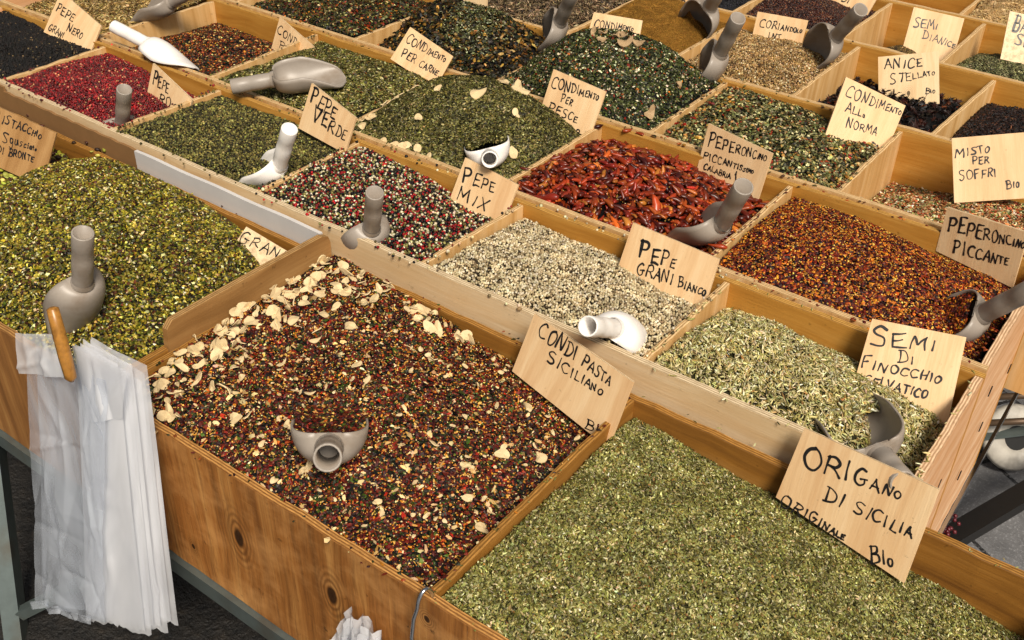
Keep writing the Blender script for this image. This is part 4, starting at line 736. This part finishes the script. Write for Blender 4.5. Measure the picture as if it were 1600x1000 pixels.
def sign(k, s):
    e1, e2 = Vector(s['e1']), Vector(s['e2']); n = e1.cross(e2); o0 = Vector(s['o'])
    W = max(c[0] for c in s['cor'])
    root = empty('price_sign', o0 + e1 * (W / 2), SIGN_LABEL[s['name']], 'sign', 'handwritten plywood price signs')
    th = .0045; mb = MB(); V = []; BC = []; cor = [s['cor'][3], s['cor'][2], s['cor'][1], s['cor'][0]]
    for dz in (0, -th):
        for (a, b) in cor: V.append(o0 + e1 * a + e2 * b + n * dz); BC.append((a, b, dz))
    mb.add(V, [(0, 1, 2, 3), (7, 6, 5, 4), (0, 4, 5, 1), (1, 5, 6, 2), (2, 6, 7, 3), (3, 7, 4, 0)], BC)
    old = s['name'] in ('pistacchio',)
    mb.build('sign_board', M['sign_old' if old else {'anice_stellato': 'sign_knot', 'vegetariano': 'sign_knot2'}.get(s['name'], 'sign')], root)
    tb = MB()
    for (Q, hw) in letters(s['lines'], 31 + k):
        T = np.gradient(Q, axis=0); T /= np.maximum(np.linalg.norm(T, axis=1, keepdims=True), 1e-9); Nn = np.stack([-T[:, 1], T[:, 0]], 1)
        m = len(Q); V = []; F = []
        wv = hw * (1 + .28 * np.sin(np.linspace(0, 4, m) + rng.uniform(0, 6)))
        ext = np.concatenate([[Q[0] - T[0] * hw * .7], Q, [Q[-1] + T[-1] * hw * .7]]); wv = np.concatenate([[hw * .5], wv, [hw * .5]]); Nn = np.concatenate([[Nn[0]], Nn, [Nn[-1]]])
        for q, a, ww in zip(ext, Nn, wv):
            for sg in (-1, 1):
                p = q + a * ww * sg; V.append(o0 + e1 * p[0] + e2 * p[1] + n * .0005)
        for i in range(m + 1): F.append((2 * i, 2 * i + 2, 2 * i + 3, 2 * i + 1))
        tb.add(V, F)
    tb.build('lettering', M['ink'], root)
for k, s in enumerate(SIGNS): sign(k, s)

# ------------------------------------------------------------------ scoops
def tube(mb, path, radii, n=14, closed=True, up=(0, 0, 1)):
    P = [Vector(p) for p in path]; V = []; F = []
    for i, p in enumerate(P):
        t = (P[min(i + 1, len(P) - 1)] - P[max(i - 1, 0)]).normalized(); a = t.cross(Vector(up))
        if a.length < 1e-3: a = t.cross(Vector((1, 0, 0)))
        a.normalize(); b = t.cross(a)
        for j in range(n): q = 2 * math.pi * j / n; V.append(p + (a * math.cos(q) + b * math.sin(q)) * radii[i])
    for i in range(len(P) - 1):
        for j in range(n): A = i * n + j; B = i * n + (j + 1) % n; F.append((A, B, B + n, A + n))
    if closed: F.append(tuple(reversed(range(n)))); F.append(tuple((len(P) - 1) * n + j for j in range(n)))
    mb.add(V, F)

def scoop_meshes(mat):
    """scoop in its own space: handle socket at the origin, lip towards +X, open side +Z"""
    L, W, D = .150, .049, .054
    n, m = 26, 20
    def prof(t):     # t 0 back .. 1 lip: half width, bottom, rim height
        e = .36 + .64 * math.sqrt(max(0.0, 1 - (1 - min(t / .30, 1)) ** 2.6))
        hw = W * e * (1 - .06 * t) * (math.sqrt(max(.02, 1 - ((t - .84) / .165) ** 2)) if t > .84 else 1)
        e2 = math.sqrt(max(0.0, 1 - (1 - min(t / .40, 1)) ** 2))
        bz = -D * (.64 + .36 * e2) * (1 - .10 * max(0, t - .5))
        return hw, bz, -D * .88 * max(0, (t - .40) / .60) ** 1.35
    def shell(off):
        V = []
        for i in range(n + 1):
            t = (i / n) ** 1.35; hw, bz, rim = prof(t); hw = max(.003, hw - off); bz = bz + off; rim = max(rim, bz + .002)
            for j in range(m + 1):
                q = math.pi * j / m
                V.append((L * t + off * (1 - t), -hw * math.cos(q), rim + (bz - rim) * math.sin(q) ** .9))
        return V
    A, B = shell(0), shell(.0026); k = m + 1; F = []; nA = len(A)
    for i in range(n):
        for j in range(m):
            a = i * k + j; F.append((a, a + 1, a + k + 1, a + k)); F.append((nA + a, nA + a + k, nA + a + k + 1, nA + a + 1))
    for i in range(n):
        a = i * k; F.append((a, a + k, nA + a + k, nA + a)); a = i * k + m; F.append((a, nA + a, nA + a + k, a + k))
    for j in range(m):
        a = n * k + j; F.append((a, a + 1, nA + a + 1, nA + a)); a = j; F.append((a, nA + a, nA + a + 1, a + 1))
    # closed back plate
    F.append(tuple(range(m, -1, -1))); F.append(tuple(nA + j for j in range(m + 1)))
    bowl = MB(); bowl.add(A + B, F)
    # raised collar where the handle meets the bowl
    tube(bowl, [(.0005, 0, -.0178), (-.003, 0, -.0172), (-.008, 0, -.0164)], [.0182, .0178, .0164], 18, False, (0, 1, 0))
    hd = MB(); n2 = 18; ring = [(.0004, .0158), (-.004, .0158), (-.03, .0160), (-.032, .0164), (-.056, .0164), (-.058, .0160), (-.080, .0160), (-.082, .0165), (-.112, .0165), (-.1135, .0160), (-.1135, .0138), (-.03, .0128), (-.006, .0122)]
    V = []; Fh = []
    for (x, r) in ring:
        for j in range(n2): q = 2 * math.pi * j / n2; V.append((x, r * math.cos(q), r * math.sin(q)))
    for i in range(len(ring) - 1):
        for j in range(n2): a = i * n2 + j; b = i * n2 + (j + 1) % n2; Fh.append((a, a + n2, b + n2, b))
    Fh.append(tuple((len(ring) - 1) * n2 + j for j in range(n2)))
    hd.add(V, Fh)
    ob = bowl.build('bowl', mat, None, smooth=True); oh = hd.build('handle', mat, None, smooth=True)
    for o in (ob, oh):
        for p in o.data.polygons: p.use_smooth = len(p.vertices) <= 4
    md, mh = ob.data, oh.data; bpy.data.objects.remove(ob); bpy.data.objects.remove(oh)
    return md, mh
SCM = {'g': scoop_meshes(M['scoop_grey']), 'w': scoop_meshes(M['scoop_white'])}
SCOOP_LABEL = {
 'white_mixed': 'long white plastic scoop lying face down over the tray edge, top left', 'grey_beige': 'grey scoop in the tan husks, cut by the top edge',
 'grey_rosa': 'grey scoop sunk in the red pepper, only its tube handle showing', 'grey_carne': 'grey scoop lying flat on the herb mix with its open bowl upward',
 'white_verde': 'white plastic scoop stuck in the green peppercorns, handle up', 'white_pesce': 'white plastic scoop full of herbs, its tube end facing out',
 'grey_mix': 'grey scoop stuck upright in the mixed peppercorns', 'grey_granella': 'grey scoop stuck upright in the chopped pistachio',
 'grey_pasta': 'grey scoop full of chilli mix, its round tube end facing out', 'white_bianco': 'white plastic scoop lying face down on the white peppercorns',
 'grey_chilli': 'grey scoop stuck in the whole chillies, handle up to the right', 'grey_flakes': 'grey scoop full of chilli flakes at the right edge',
 'grey_fennel': 'grey scoop lying open in the fennel seeds behind the oregano sign', 'grey_porcini': 'grey scoop standing in the dark mushroom mix near the top edge',
 'grey_green': 'grey scoop standing at the right side of the tall green heap', 'grey_golden': 'grey scoop pouring golden powder, cut by the top edge',
 'grey_coriander': 'grey scoop standing between the coriander seeds and star anise',
}
for (nm, c, j, x, z, s_, tilt) in SCOOPS:
    X = Vector(x).normalized(); Z = Vector(z); Y = Z.cross(X).normalized(); Z = X.cross(Y)
    r = empty('scoop', j, SCOOP_LABEL[nm], 'scoop', 'white plastic scoops' if c == 'w' else 'grey plastic scoops')
    r.matrix_world = Matrix.Translation(Vector(j)) @ Matrix(((X[0], Y[0], Z[0], 0), (X[1], Y[1], Z[1], 0), (X[2], Y[2], Z[2], 0), (0, 0, 0, 1))) @ Matrix.Scale(s_, 4)
    for nn, me in zip(('bowl', 'handle'), SCM[c]):
        o = bpy.data.objects.new(nn, me); COL.objects.link(o); o.parent = r
        if nn == 'handle': o.location = (0, 0, -.0175); o.rotation_euler = (0, math.radians(tilt), 0); o.scale.x = {'grey_fennel': .62, 'grey_carne': .8}.get(nm, 1.0)

def scoop_load(nm, label, cat, shape, dims, pal, level, t0, t1, n, mat='spice', tilt=.5):
    (_, c, j, x, z, s_, _t) = [q for q in SCOOPS if q[0] == nm][0]
    X = np.array(x); X = X / np.linalg.norm(X); Z = np.array(z); Y = np.cross(Z, X); Y /= np.linalg.norm(Y); Z = np.cross(X, Y); j = np.array(j)
    def surf(t, q):          # t along the bowl, q across (-1..1)
        e = .36 + .64 * math.sqrt(max(0.0, 1 - (1 - min(t / .30, 1)) ** 2.6)); hw = .049 * e * .93
        return j + s_ * (X * (.150 * t) + Y * (hw * q) + Z * (level + .010 * math.cos(q * 1.5) * math.sin(math.pi * min(1, (t - t0) / (t1 - t0) * .8 + .2))))
    nu, nv = 24, 16; P = np.array([[surf(t0 + (t1 - t0) * a / nu, 2 * b / nv - 1) for b in range(nv + 1)] for a in range(nu + 1)]); V = P.reshape(-1, 3)
    idx = np.arange(len(V)).reshape(nu + 1, nv + 1); q4 = np.stack([idx[:-1, :-1], idx[1:, :-1], idx[1:, 1:], idx[:-1, 1:]], -1).reshape(-1, 4)
    pts = np.array([surf(t0 + (t1 - t0) * a, b) for a, b in zip(rng.uniform(0, 1, n), rng.uniform(-.96, .96, n))]); pts[:, 2] += rng.uniform(0, dims[2] * .8, n)
    g = grains(shape, dims, pts, np.tile(Z, (n, 1)), pal, .25, tilt)
    bedc = palette_colors(pal, len(V), .2) * .5  # half-tone bed, the shade between the grains is in its colour
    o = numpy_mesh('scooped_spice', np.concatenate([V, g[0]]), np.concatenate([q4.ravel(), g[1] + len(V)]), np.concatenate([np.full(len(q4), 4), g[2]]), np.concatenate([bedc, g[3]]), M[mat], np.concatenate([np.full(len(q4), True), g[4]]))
    tag(o, label, cat, 'spice heaped in the scoops', 'stuff')
scoop_load('grey_pasta', 'chilli mix filling the grey scoop whose round tube end faces out', 'spice mix', 'chunk', (.0075, .005, .003), CP + CPL[:1], -.008, .05, 1.0, 900)
scoop_load('white_pesce', 'herb mix filling the white scoop', 'herb mix', 'leaf', (.006, .003, .0025), PES, .004, .02, 1.0, 1800)
scoop_load('grey_flakes', 'chilli flakes filling the grey scoop at the right edge', 'chilli flakes', 'chunk', (.007, .005, .0025), FLK + FLL[:1], -.007, .10, 1.0, 1300)
scoop_load('grey_fennel', 'fennel seeds in the front half of the open grey scoop', 'fennel seeds', 'seed', (.0098, .0025, .0025), FEN, -.030, .58, 1.05, 600)
scoop_load('grey_golden', 'golden powder lying in the tilted grey scoop', 'ground spice', 'chunk', (.0025, .0025, .0016), GLD, -.030, .45, 1.0, 2500, 'spice_powder')

# ------------------------------------------------------------------ cardboard and foam strips propped on the second row's front board
def strip(name, mat, label, cat, pts, y, th, thick_edge=None):
    """pts: (x, ztop, zbottom) along the strip"""
    mb = MB(); V = []; n = len(pts)
    for (x, a, b) in pts: V += [(x, y, b), (x, y, a), (x, y + th, a), (x, y + th, b)]
    F = []
    for i in range(n - 1):
        for j in range(4): F.append((4 * i + j, 4 * i + 4 + j, 4 * i + 4 + (j + 1) % 4, 4 * i + (j + 1) % 4))
    F += [(0, 1, 2, 3), (4 * n - 1, 4 * n - 2, 4 * n - 3, 4 * n - 4)]
    mb.add(V, F); o = mb.build(name, M[mat], None, origin=pts[0][:1] + (y, pts[0][2])); return tag(o, label, cat)
xs = np.linspace(-2.75, -2.33, 12)
strip('cardboard_strip', 'cardboard', 'brown cardboard flap propped before the red pepper, upper left piece', 'cardboard', [(float(x), .002 - .004 * abs(math.sin(x * 9)), -.16) for x in xs], 1.1815, .005)
xs = np.linspace(-2.33, -1.822, 26)
strip('cardboard_strip', 'cardboard', 'long brown corrugated cardboard strip along the board below the red pepper', 'cardboard', [(float(x), -.012 + .0015 * math.sin(i * 2.3), -.20) for i, x in enumerate(xs)], 1.1795, .006)
xs = np.linspace(-1.836, -1.285, 18)
strip('foam_board', 'white_board', 'grey-white foam strip covering the board below the green and mixed peppercorns', 'panel', [(float(x), -.011 + .001 * math.sin(i), -.085 + .004 * math.sin(i * .7)) for i, x in enumerate(xs)], 1.1745, .008)

# ------------------------------------------------------------------ plastic bags on the front
def plastic_mat(name, col, a0, a1, rough):
    """polythene film: clear where one layer shows, milkier where folds lie together"""
    g = NT(name); tr = g.n('ShaderNodeBsdfTransparent'); tr.inputs[0].default_value = (.97, .98, 1, 1); mx = g.n('ShaderNodeMixShader')
    g.set(g.b, Base_Color=(*col, 1), Roughness=rough); g.b.inputs['Specular IOR Level'].default_value = 1.0
    tc = g.n('ShaderNodeTexCoord').outputs['Object']
    n = g.noise(g.mapping(tc, (9, 9, 4)), 1.0, 2, .5, 1.0)
    g.l(g.ramp(n, [(.32, (a0,) * 3), (.68, (a1,) * 3)]), mx.inputs[0])
    g.l(tr.outputs[0], mx.inputs[1]); g.l(g.b.outputs[0], mx.inputs[2]); g.l(mx.outputs[0], g.out.inputs[0])
    return g.m
M['film'] = plastic_mat('clear plastic film', lin('dde4ee'), .22, .55, .15)
M['film_milky'] = plastic_mat('milky plastic film', lin('f4f5f8'), .42, .74, .20)
def sheet(mb, TL, TR, BR, BL, nu, nv, fold, seed, creases=0, scallop=0.0):
    """a sheet of film with sharp-ridged creases running mostly downwards"""
    r = np.random.default_rng(seed); TL, TR, BR, BL = map(np.array, (TL, TR, BR, BL)); ph = r.uniform(0, 6.28, 8)
    n = np.cross(TR - TL, BL - TL); n = n / np.linalg.norm(n)
    if n[1] > 0: n = -n
    U, Vv = np.meshgrid(np.linspace(0, 1, nu + 1), np.linspace(0, 1, nv + 1))
    P = (TL * (1 - U[..., None]) + TR * U[..., None]) * (1 - Vv[..., None]) + (BL * (1 - U[..., None]) + BR * U[..., None]) * Vv[..., None]
    D = fold * (.5 * np.sin(5.2 * U + ph[0] + 1.1 * Vv) + .3 * np.sin(9 * U - 2 * Vv + ph[1]) + .2 * np.sin(7 * Vv + 3 * U + ph[2]))
    asp = np.linalg.norm(BL - TL) / np.linalg.norm(TR - TL)
    for c in range(creases):
        u0, v0 = r.uniform(0, 1), r.uniform(-.05, 1.05) * asp; an = r.normal(math.pi / 2, .32) if r.uniform() < .6 else r.uniform(0, math.pi); ln = r.uniform(.15, .55); w_ = r.uniform(.02, .07); am = r.choice([-1, 1]) * r.uniform(.0015, .0055)
        dx, dy = U - u0, Vv * asp - v0; al = dx * math.cos(an) + dy * math.sin(an); pe = -dx * math.sin(an) + dy * math.cos(an) + .12 * al * al * r.normal()
        D = D + am * np.exp(-np.sqrt(pe * pe + .00006) / w_) * np.exp(-(al / ln) ** 2)
    P = P + n * D[..., None]
    if scallop: P[-1, :, 2] += scallop * r.uniform(-1, 1, nu + 1)
    i0 = np.arange((nu + 1) * (nv + 1)).reshape(nv + 1, nu + 1); F = np.stack([i0[:-1, :-1], i0[:-1, 1:], i0[1:, 1:], i0[1:, :-1]], -1).reshape(-1, 4)
    mb.add([tuple(q) for q in P.reshape(-1, 3)], [tuple(map(int, f)) for f in F])
BG = empty('bag_bundle', (-1.24, .62, -.20), 'bundle of clear plastic bags hanging on the front corner of the trays', 'plastic bags')
TLp, TRp = np.array((-1.372, .628, .033)), np.array((-1.099, .628, .098)); BLp, BRp = np.array((-1.45, .535, -.575)), np.array((-1.085, .535, -.375))
Lm = lambda a, b, t: a * (1 - t) + b * t
nb = 7
for k in range(nb):          # each bag of the bundle a part; the hidden ones fan out to the right
    t = k / (nb - 1); off = np.array((0, .004 * (nb - k), 0)); fan = np.array((.008 + .058 * (1 - t), 0, .040 * (1 - t))); mb = MB()
    tl = Lm(TLp, TRp, .50 + .03 * math.sin(k * 2.3)) + off; bl = Lm(BLp, BRp, .50) + off + np.array((.02 * (1 - t), 0, .012 * math.sin(k * 1.9)))
    sheet(mb, tl, TRp + np.array((-.006 * k, 0, -.02 - .016 * (k % 3))) + off, BRp + fan + off + np.array((0, 0, .014 * math.sin(k * 2.1))), bl, 22, 40, .0022, 40 + k, 5, .006)
    mb.build('plastic_bag', M['film_milky'], BG, smooth=True)
for k, (mat, oy, sd, cr) in enumerate((('film', .012, 63, 26), ('film', 0.0, 60, 46))):
    mb = MB(); d = np.array((0, oy, 0)); sheet(mb, Lm(TLp, BLp, .03) + d + np.array((.010, 0, 0)), Lm(TRp, BRp, .10) + d + np.array((-.05, 0, 0)), Lm(BLp, BRp, .62 + .1 * k) + d, BLp + d, 90, 150, .007, sd, cr)
    mb.build('plastic_bag', M[mat], BG, smooth=True)
# crinkled sealed bottom hem of the front bag
mb = MB(); sheet(mb, BLp + np.array((.0, -.002, .012)), BRp * .6 + BLp * .4 + np.array((0, -.002, .010)), BRp * .6 + BLp * .4 + np.array((0, -.004, -.008)), BLp + np.array((0, -.004, -.008)), 90, 6, .0015, 81, 24)
mb.build('hem', M['film'], BG, smooth=False)
# folded white top with a flap at the left
mb = MB(); sheet(mb, TLp + np.array((-.005, -.012, 0)), TLp * .55 + TRp * .45 + np.array((.0, -.012, .022)), Lm(TLp, TRp, .45) + np.array((0, -.02, -.050)), TLp + np.array((-.016, -.02, -.080)), 30, 20, .003, 71, 14)
sheet(mb, TLp * .45 + TRp * .55 + np.array((0, -.01, .012)), TRp + np.array((.004, -.008, -.008)), TRp + np.array((-.020, -.018, -.100)), Lm(TLp, TRp, .60) + np.array((0, -.022, -.125)), 30, 24, .003, 72, 10)
mb.build('folded_top', M['film_milky'], BG, smooth=True)
def stick():
    a, b = Vector((-1.222, .606, .150)), Vector((-1.196, .592, .048)); mb = MB()
    tube(mb, [a + (a - b) * .02, a, a + (b - a) * .3, a + (b - a) * .7, b, b + (b - a) * .06], [.004, .0085, .0095, .0098, .0085, .003], 9, True)
    tag(mb.build('wooden_peg', M['stick'], None, smooth=True, origin=tuple(b)), 'yellow wooden peg pinning the plastic bags to the tray', 'peg')
stick()
# second bundle at the bottom edge and its wire hook
B2 = empty('bag_bundle', (-.67, .635, -.3), 'white plastic bag tops showing at the bottom edge below the big tray', 'plastic bags')
for k in range(4):
    mb = MB(); x0 = -.755 + .006 * k; x1 = -.600 - .004 * k; y = .640 - .006 * k; nn = 44; V = []; F = []
    pu = [0, .12, .24, .33, .38, .47, .54, .66, .80, 1.0]; pz = [-.245, -.205, -.150, -.140, -.155, -.132, -.148, -.155, -.178, -.235]
    for j in range(nn + 1):
        u = j / nn; zt = float(np.interp(u, pu, pz)) - .010 * k + .003 * math.sin(j * 2.1 + k)
        for q in range(9):
            zz = zt - (q / 8) ** 1.3 * .34
            V.append((x0 + (x1 - x0) * u + .003 * math.sin(q + k), y - .010 * math.sin(j * .55 + k * 2) * min(1, .2 + q * .3) - .006 * math.sin(j * 1.3 + q * .9), zz))
    for j in range(nn):
        for q in range(8): a_ = 9 * j + q; F.append((a_, a_ + 9, a_ + 10, a_ + 1))
    mb.add(V, F); mb.build('plastic_bag', M['film_milky'], B2, smooth=True)
def hook():
    mb = MB(); x = -.582; pts = []
    for t in np.linspace(0, 1, 14):
        q = math.radians(-10 + 190 * t); pts.append((x - .006 * t, .671 - .024 * (1 - math.cos(q)) * .5 - .004, Z1 - .004 + .026 * math.sin(q)))
    pts += [(x - .010, .640, -.075), (x - .012, .637, -.11), (x - .006, .636, -.16), (x + .004, .634, -.24), (x + .006, .63, -.34)]
    tube(mb, pts, [.0028] * len(pts), 8, True, (1, 0, 0))
    tag(mb.build('wire_hook', M['zinc'], None, smooth=True, origin=pts[0]), 'shiny bent wire hook over the front board of the big tray', 'hook')
hook()

# ------------------------------------------------------------------ trestle under the trays
def bar(mb, a, b, w, h, up=(0, 0, 1)):
    a, b = Vector(a), Vector(b); t = (b - a).normalized(); s_ = t.cross(Vector(up)).normalized(); u = s_.cross(t); V = []
    for p in (a, b):
        for i, j in ((-1, -1), (1, -1), (1, 1), (-1, 1)): V.append(p + s_ * (w / 2 * i) + u * (h / 2 * j))
    mb.add(V, [(3, 2, 1, 0), (4, 5, 6, 7), (0, 1, 5, 4), (1, 2, 6, 5), (2, 3, 7, 6), (3, 0, 4, 7)])
TR = empty('trestle', (-1.2, .9, GROUND_Z), 'grey steel trestle frame carrying the front trays', 'trestle')
def part(name, a, b, w, h, mat, par): mb = MB(); bar(mb, a, b, w, h); return mb.build(name, M[mat], par)
part('front_rail', (-2.7, .664, -.362), (.12, .664, -.362), .03, .034, 'steel', TR)
part('back_rail', (-2.7, 1.15, -.362), (.12, 1.15, -.362), .03, .034, 'steel', TR)
part('leg', (-1.775, .70, -.36), (-1.60, .535, GROUND_Z), .034, .05, 'steel', TR)
part('leg', (-1.775, 1.12, -.36), (-1.60, 1.2, GROUND_Z), .034, .05, 'steel', TR)
part('leg', (.09, .70, -.36), (.12, .64, GROUND_Z), .034, .05, 'steel', TR)
part('brace', (-1.60, .56, -.74), (-1.43, .70, -.60), .022, .022, 'steel', TR)
T2 = empty('trestle', (-1.4, 2.3, GROUND_Z), 'bright metal trestle showing under the right end of the second row', 'trestle')
part('end_rail', (-.1475, 1.21, -.514), (-.1475, 3.6, -.514), .007, .022, 'zinc', T2)
part('end_rail', (-2.8, 1.3, -.52), (-2.8, 3.6, -.52), .022, .024, 'steel', T2)
for xx in (-2.7, -.22):
    for yy in (1.3, 2.5, 3.6): part('leg', (xx, yy, -.53), (xx, yy, GROUND_Z), .03, .03, 'steel', T2)
for yy in (1.4, 2.3, 3.4): part('cross_rail', (-2.79, yy, -.515), (-.163, yy, -.515), .03, .02, 'steel', T2)
mb = MB(); bar(mb, (-.30, 1.36, -.60), (.14, 2.50, -.60), .045, .03)
tag(mb.build('metal_bar', M['black_metal'], None, origin=(-.13, 1.79, -.60)), 'black metal bar slanting over the paving at the right', 'bar')

# folding trolley half hidden at the right edge
TROL = empty('trolley', (-.11, 2.38, GROUND_Z), 'folded hand trolley with worn white wheel half hidden at the right edge', 'trolley')
def wheel():
    c = Vector((-.125, 2.36, -.715)); ax = Vector((.55, -.62, .56)).normalized(); a = ax.cross(Vector((0, 0, 1))).normalized(); b = ax.cross(a); mb = MB(); V = []; F = []; n = 30
    prof = [(.03, .012), (.052, .016), (.078, .012), (.085, .0), (.078, -.012), (.03, -.012)]
    for (r_, h) in prof:
        for i in range(n): q = 2 * math.pi * i / n; V.append(c + (a * math.cos(q) + b * math.sin(q)) * r_ + ax * h)
    for k in range(len(prof)):
        for i in range(n): j = (i + 1) % n; k2 = (k + 1) % len(prof); F.append((k * n + i, k * n + j, k2 * n + j, k2 * n + i))
    mb.add(V, F); o = mb.build('wheel', M['wheel'], TROL, smooth=True)
    hb = MB(); tube(hb, [c - ax * .016, c + ax * .013], [.031, .031], 20, True); hb.build('hub', M['black_metal'], o)
wheel()
for (a, b) in (((-.24, 2.37, -.60), (.02, 2.56, -.55)), ((-.24, 2.32, -.62), (.02, 2.49, -.58)), ((-.22, 2.24, -.64), (.02, 2.40, -.60))):
    mb = MB(); tube(mb, [a, b], [.0085, .0085], 10, True); mb.build('rod', M['rust'], TROL, smooth=True)
mb = MB(); bar(mb, (-.20, 2.30, -.70), (.06, 2.52, -.66), .05, .006); mb.build('side_plate', M['steel'], TROL)
def leaf_litter(x, y, rz, label):
    mb = MB(); V = []; F = []
    for i in range(7):
        s_ = i / 6; hw = .016 * math.sin(math.pi * min(1, s_ * .95 + .04)) ** .8
        for sg in (-1, 0, 1): V.append((x + (s_ - .5) * .06 * math.cos(rz) - sg * hw * math.sin(rz), y + (s_ - .5) * .06 * math.sin(rz) + sg * hw * math.cos(rz), GROUND_Z + .010 + .008 * abs(sg) + .006 * math.sin(s_ * 5)))
    for i in range(6):
        for j in range(2): a_ = 3 * i + j; F.append((a_, a_ + 3, a_ + 4, a_ + 1))
    tag(mb.build('fallen_leaf', M['stick'], None, origin=(x, y, GROUND_Z + .01)), label, 'leaf', 'dry leaves on the ground')
leaf_litter(-1.88, .98, .4, 'small yellow dry leaf on the black ground left of the plastic bags')
for yy, zz in ((1.655, -.131), (1.720, -.257), (1.66, -.335), (1.40, -.16), (1.85, -.20)):
    mb = MB(); bar(mb, (-.1492, yy, zz - .010), (-.1488, yy + .004, zz + .010), .0016, .004); ends = [o for o in bpy.data.objects if o.name.startswith('end_board') and o.parent and o.parent.get('label', '').startswith('long pale tray')]
    mb.build('staple', M['black_metal'], ends[-1])
# staples on the right end boards and a bunch of dried berries below them
BN = empty('berry_bunch', (-.146, 1.735, -.50), 'small bunch of dark red berries under the right tray end', 'berries')
mb = MB()
for i in range(46):
    p = np.array((-.142 + rng.normal(0, .006), 1.735 + rng.normal(0, .022), -.535 - abs(rng.normal(0, .018)))); T, F, _ = TPL['ball']
    mb.add([tuple(p + q * .009) for q in T], F)
mb.build('berries', M['berry'], BN, smooth=True)
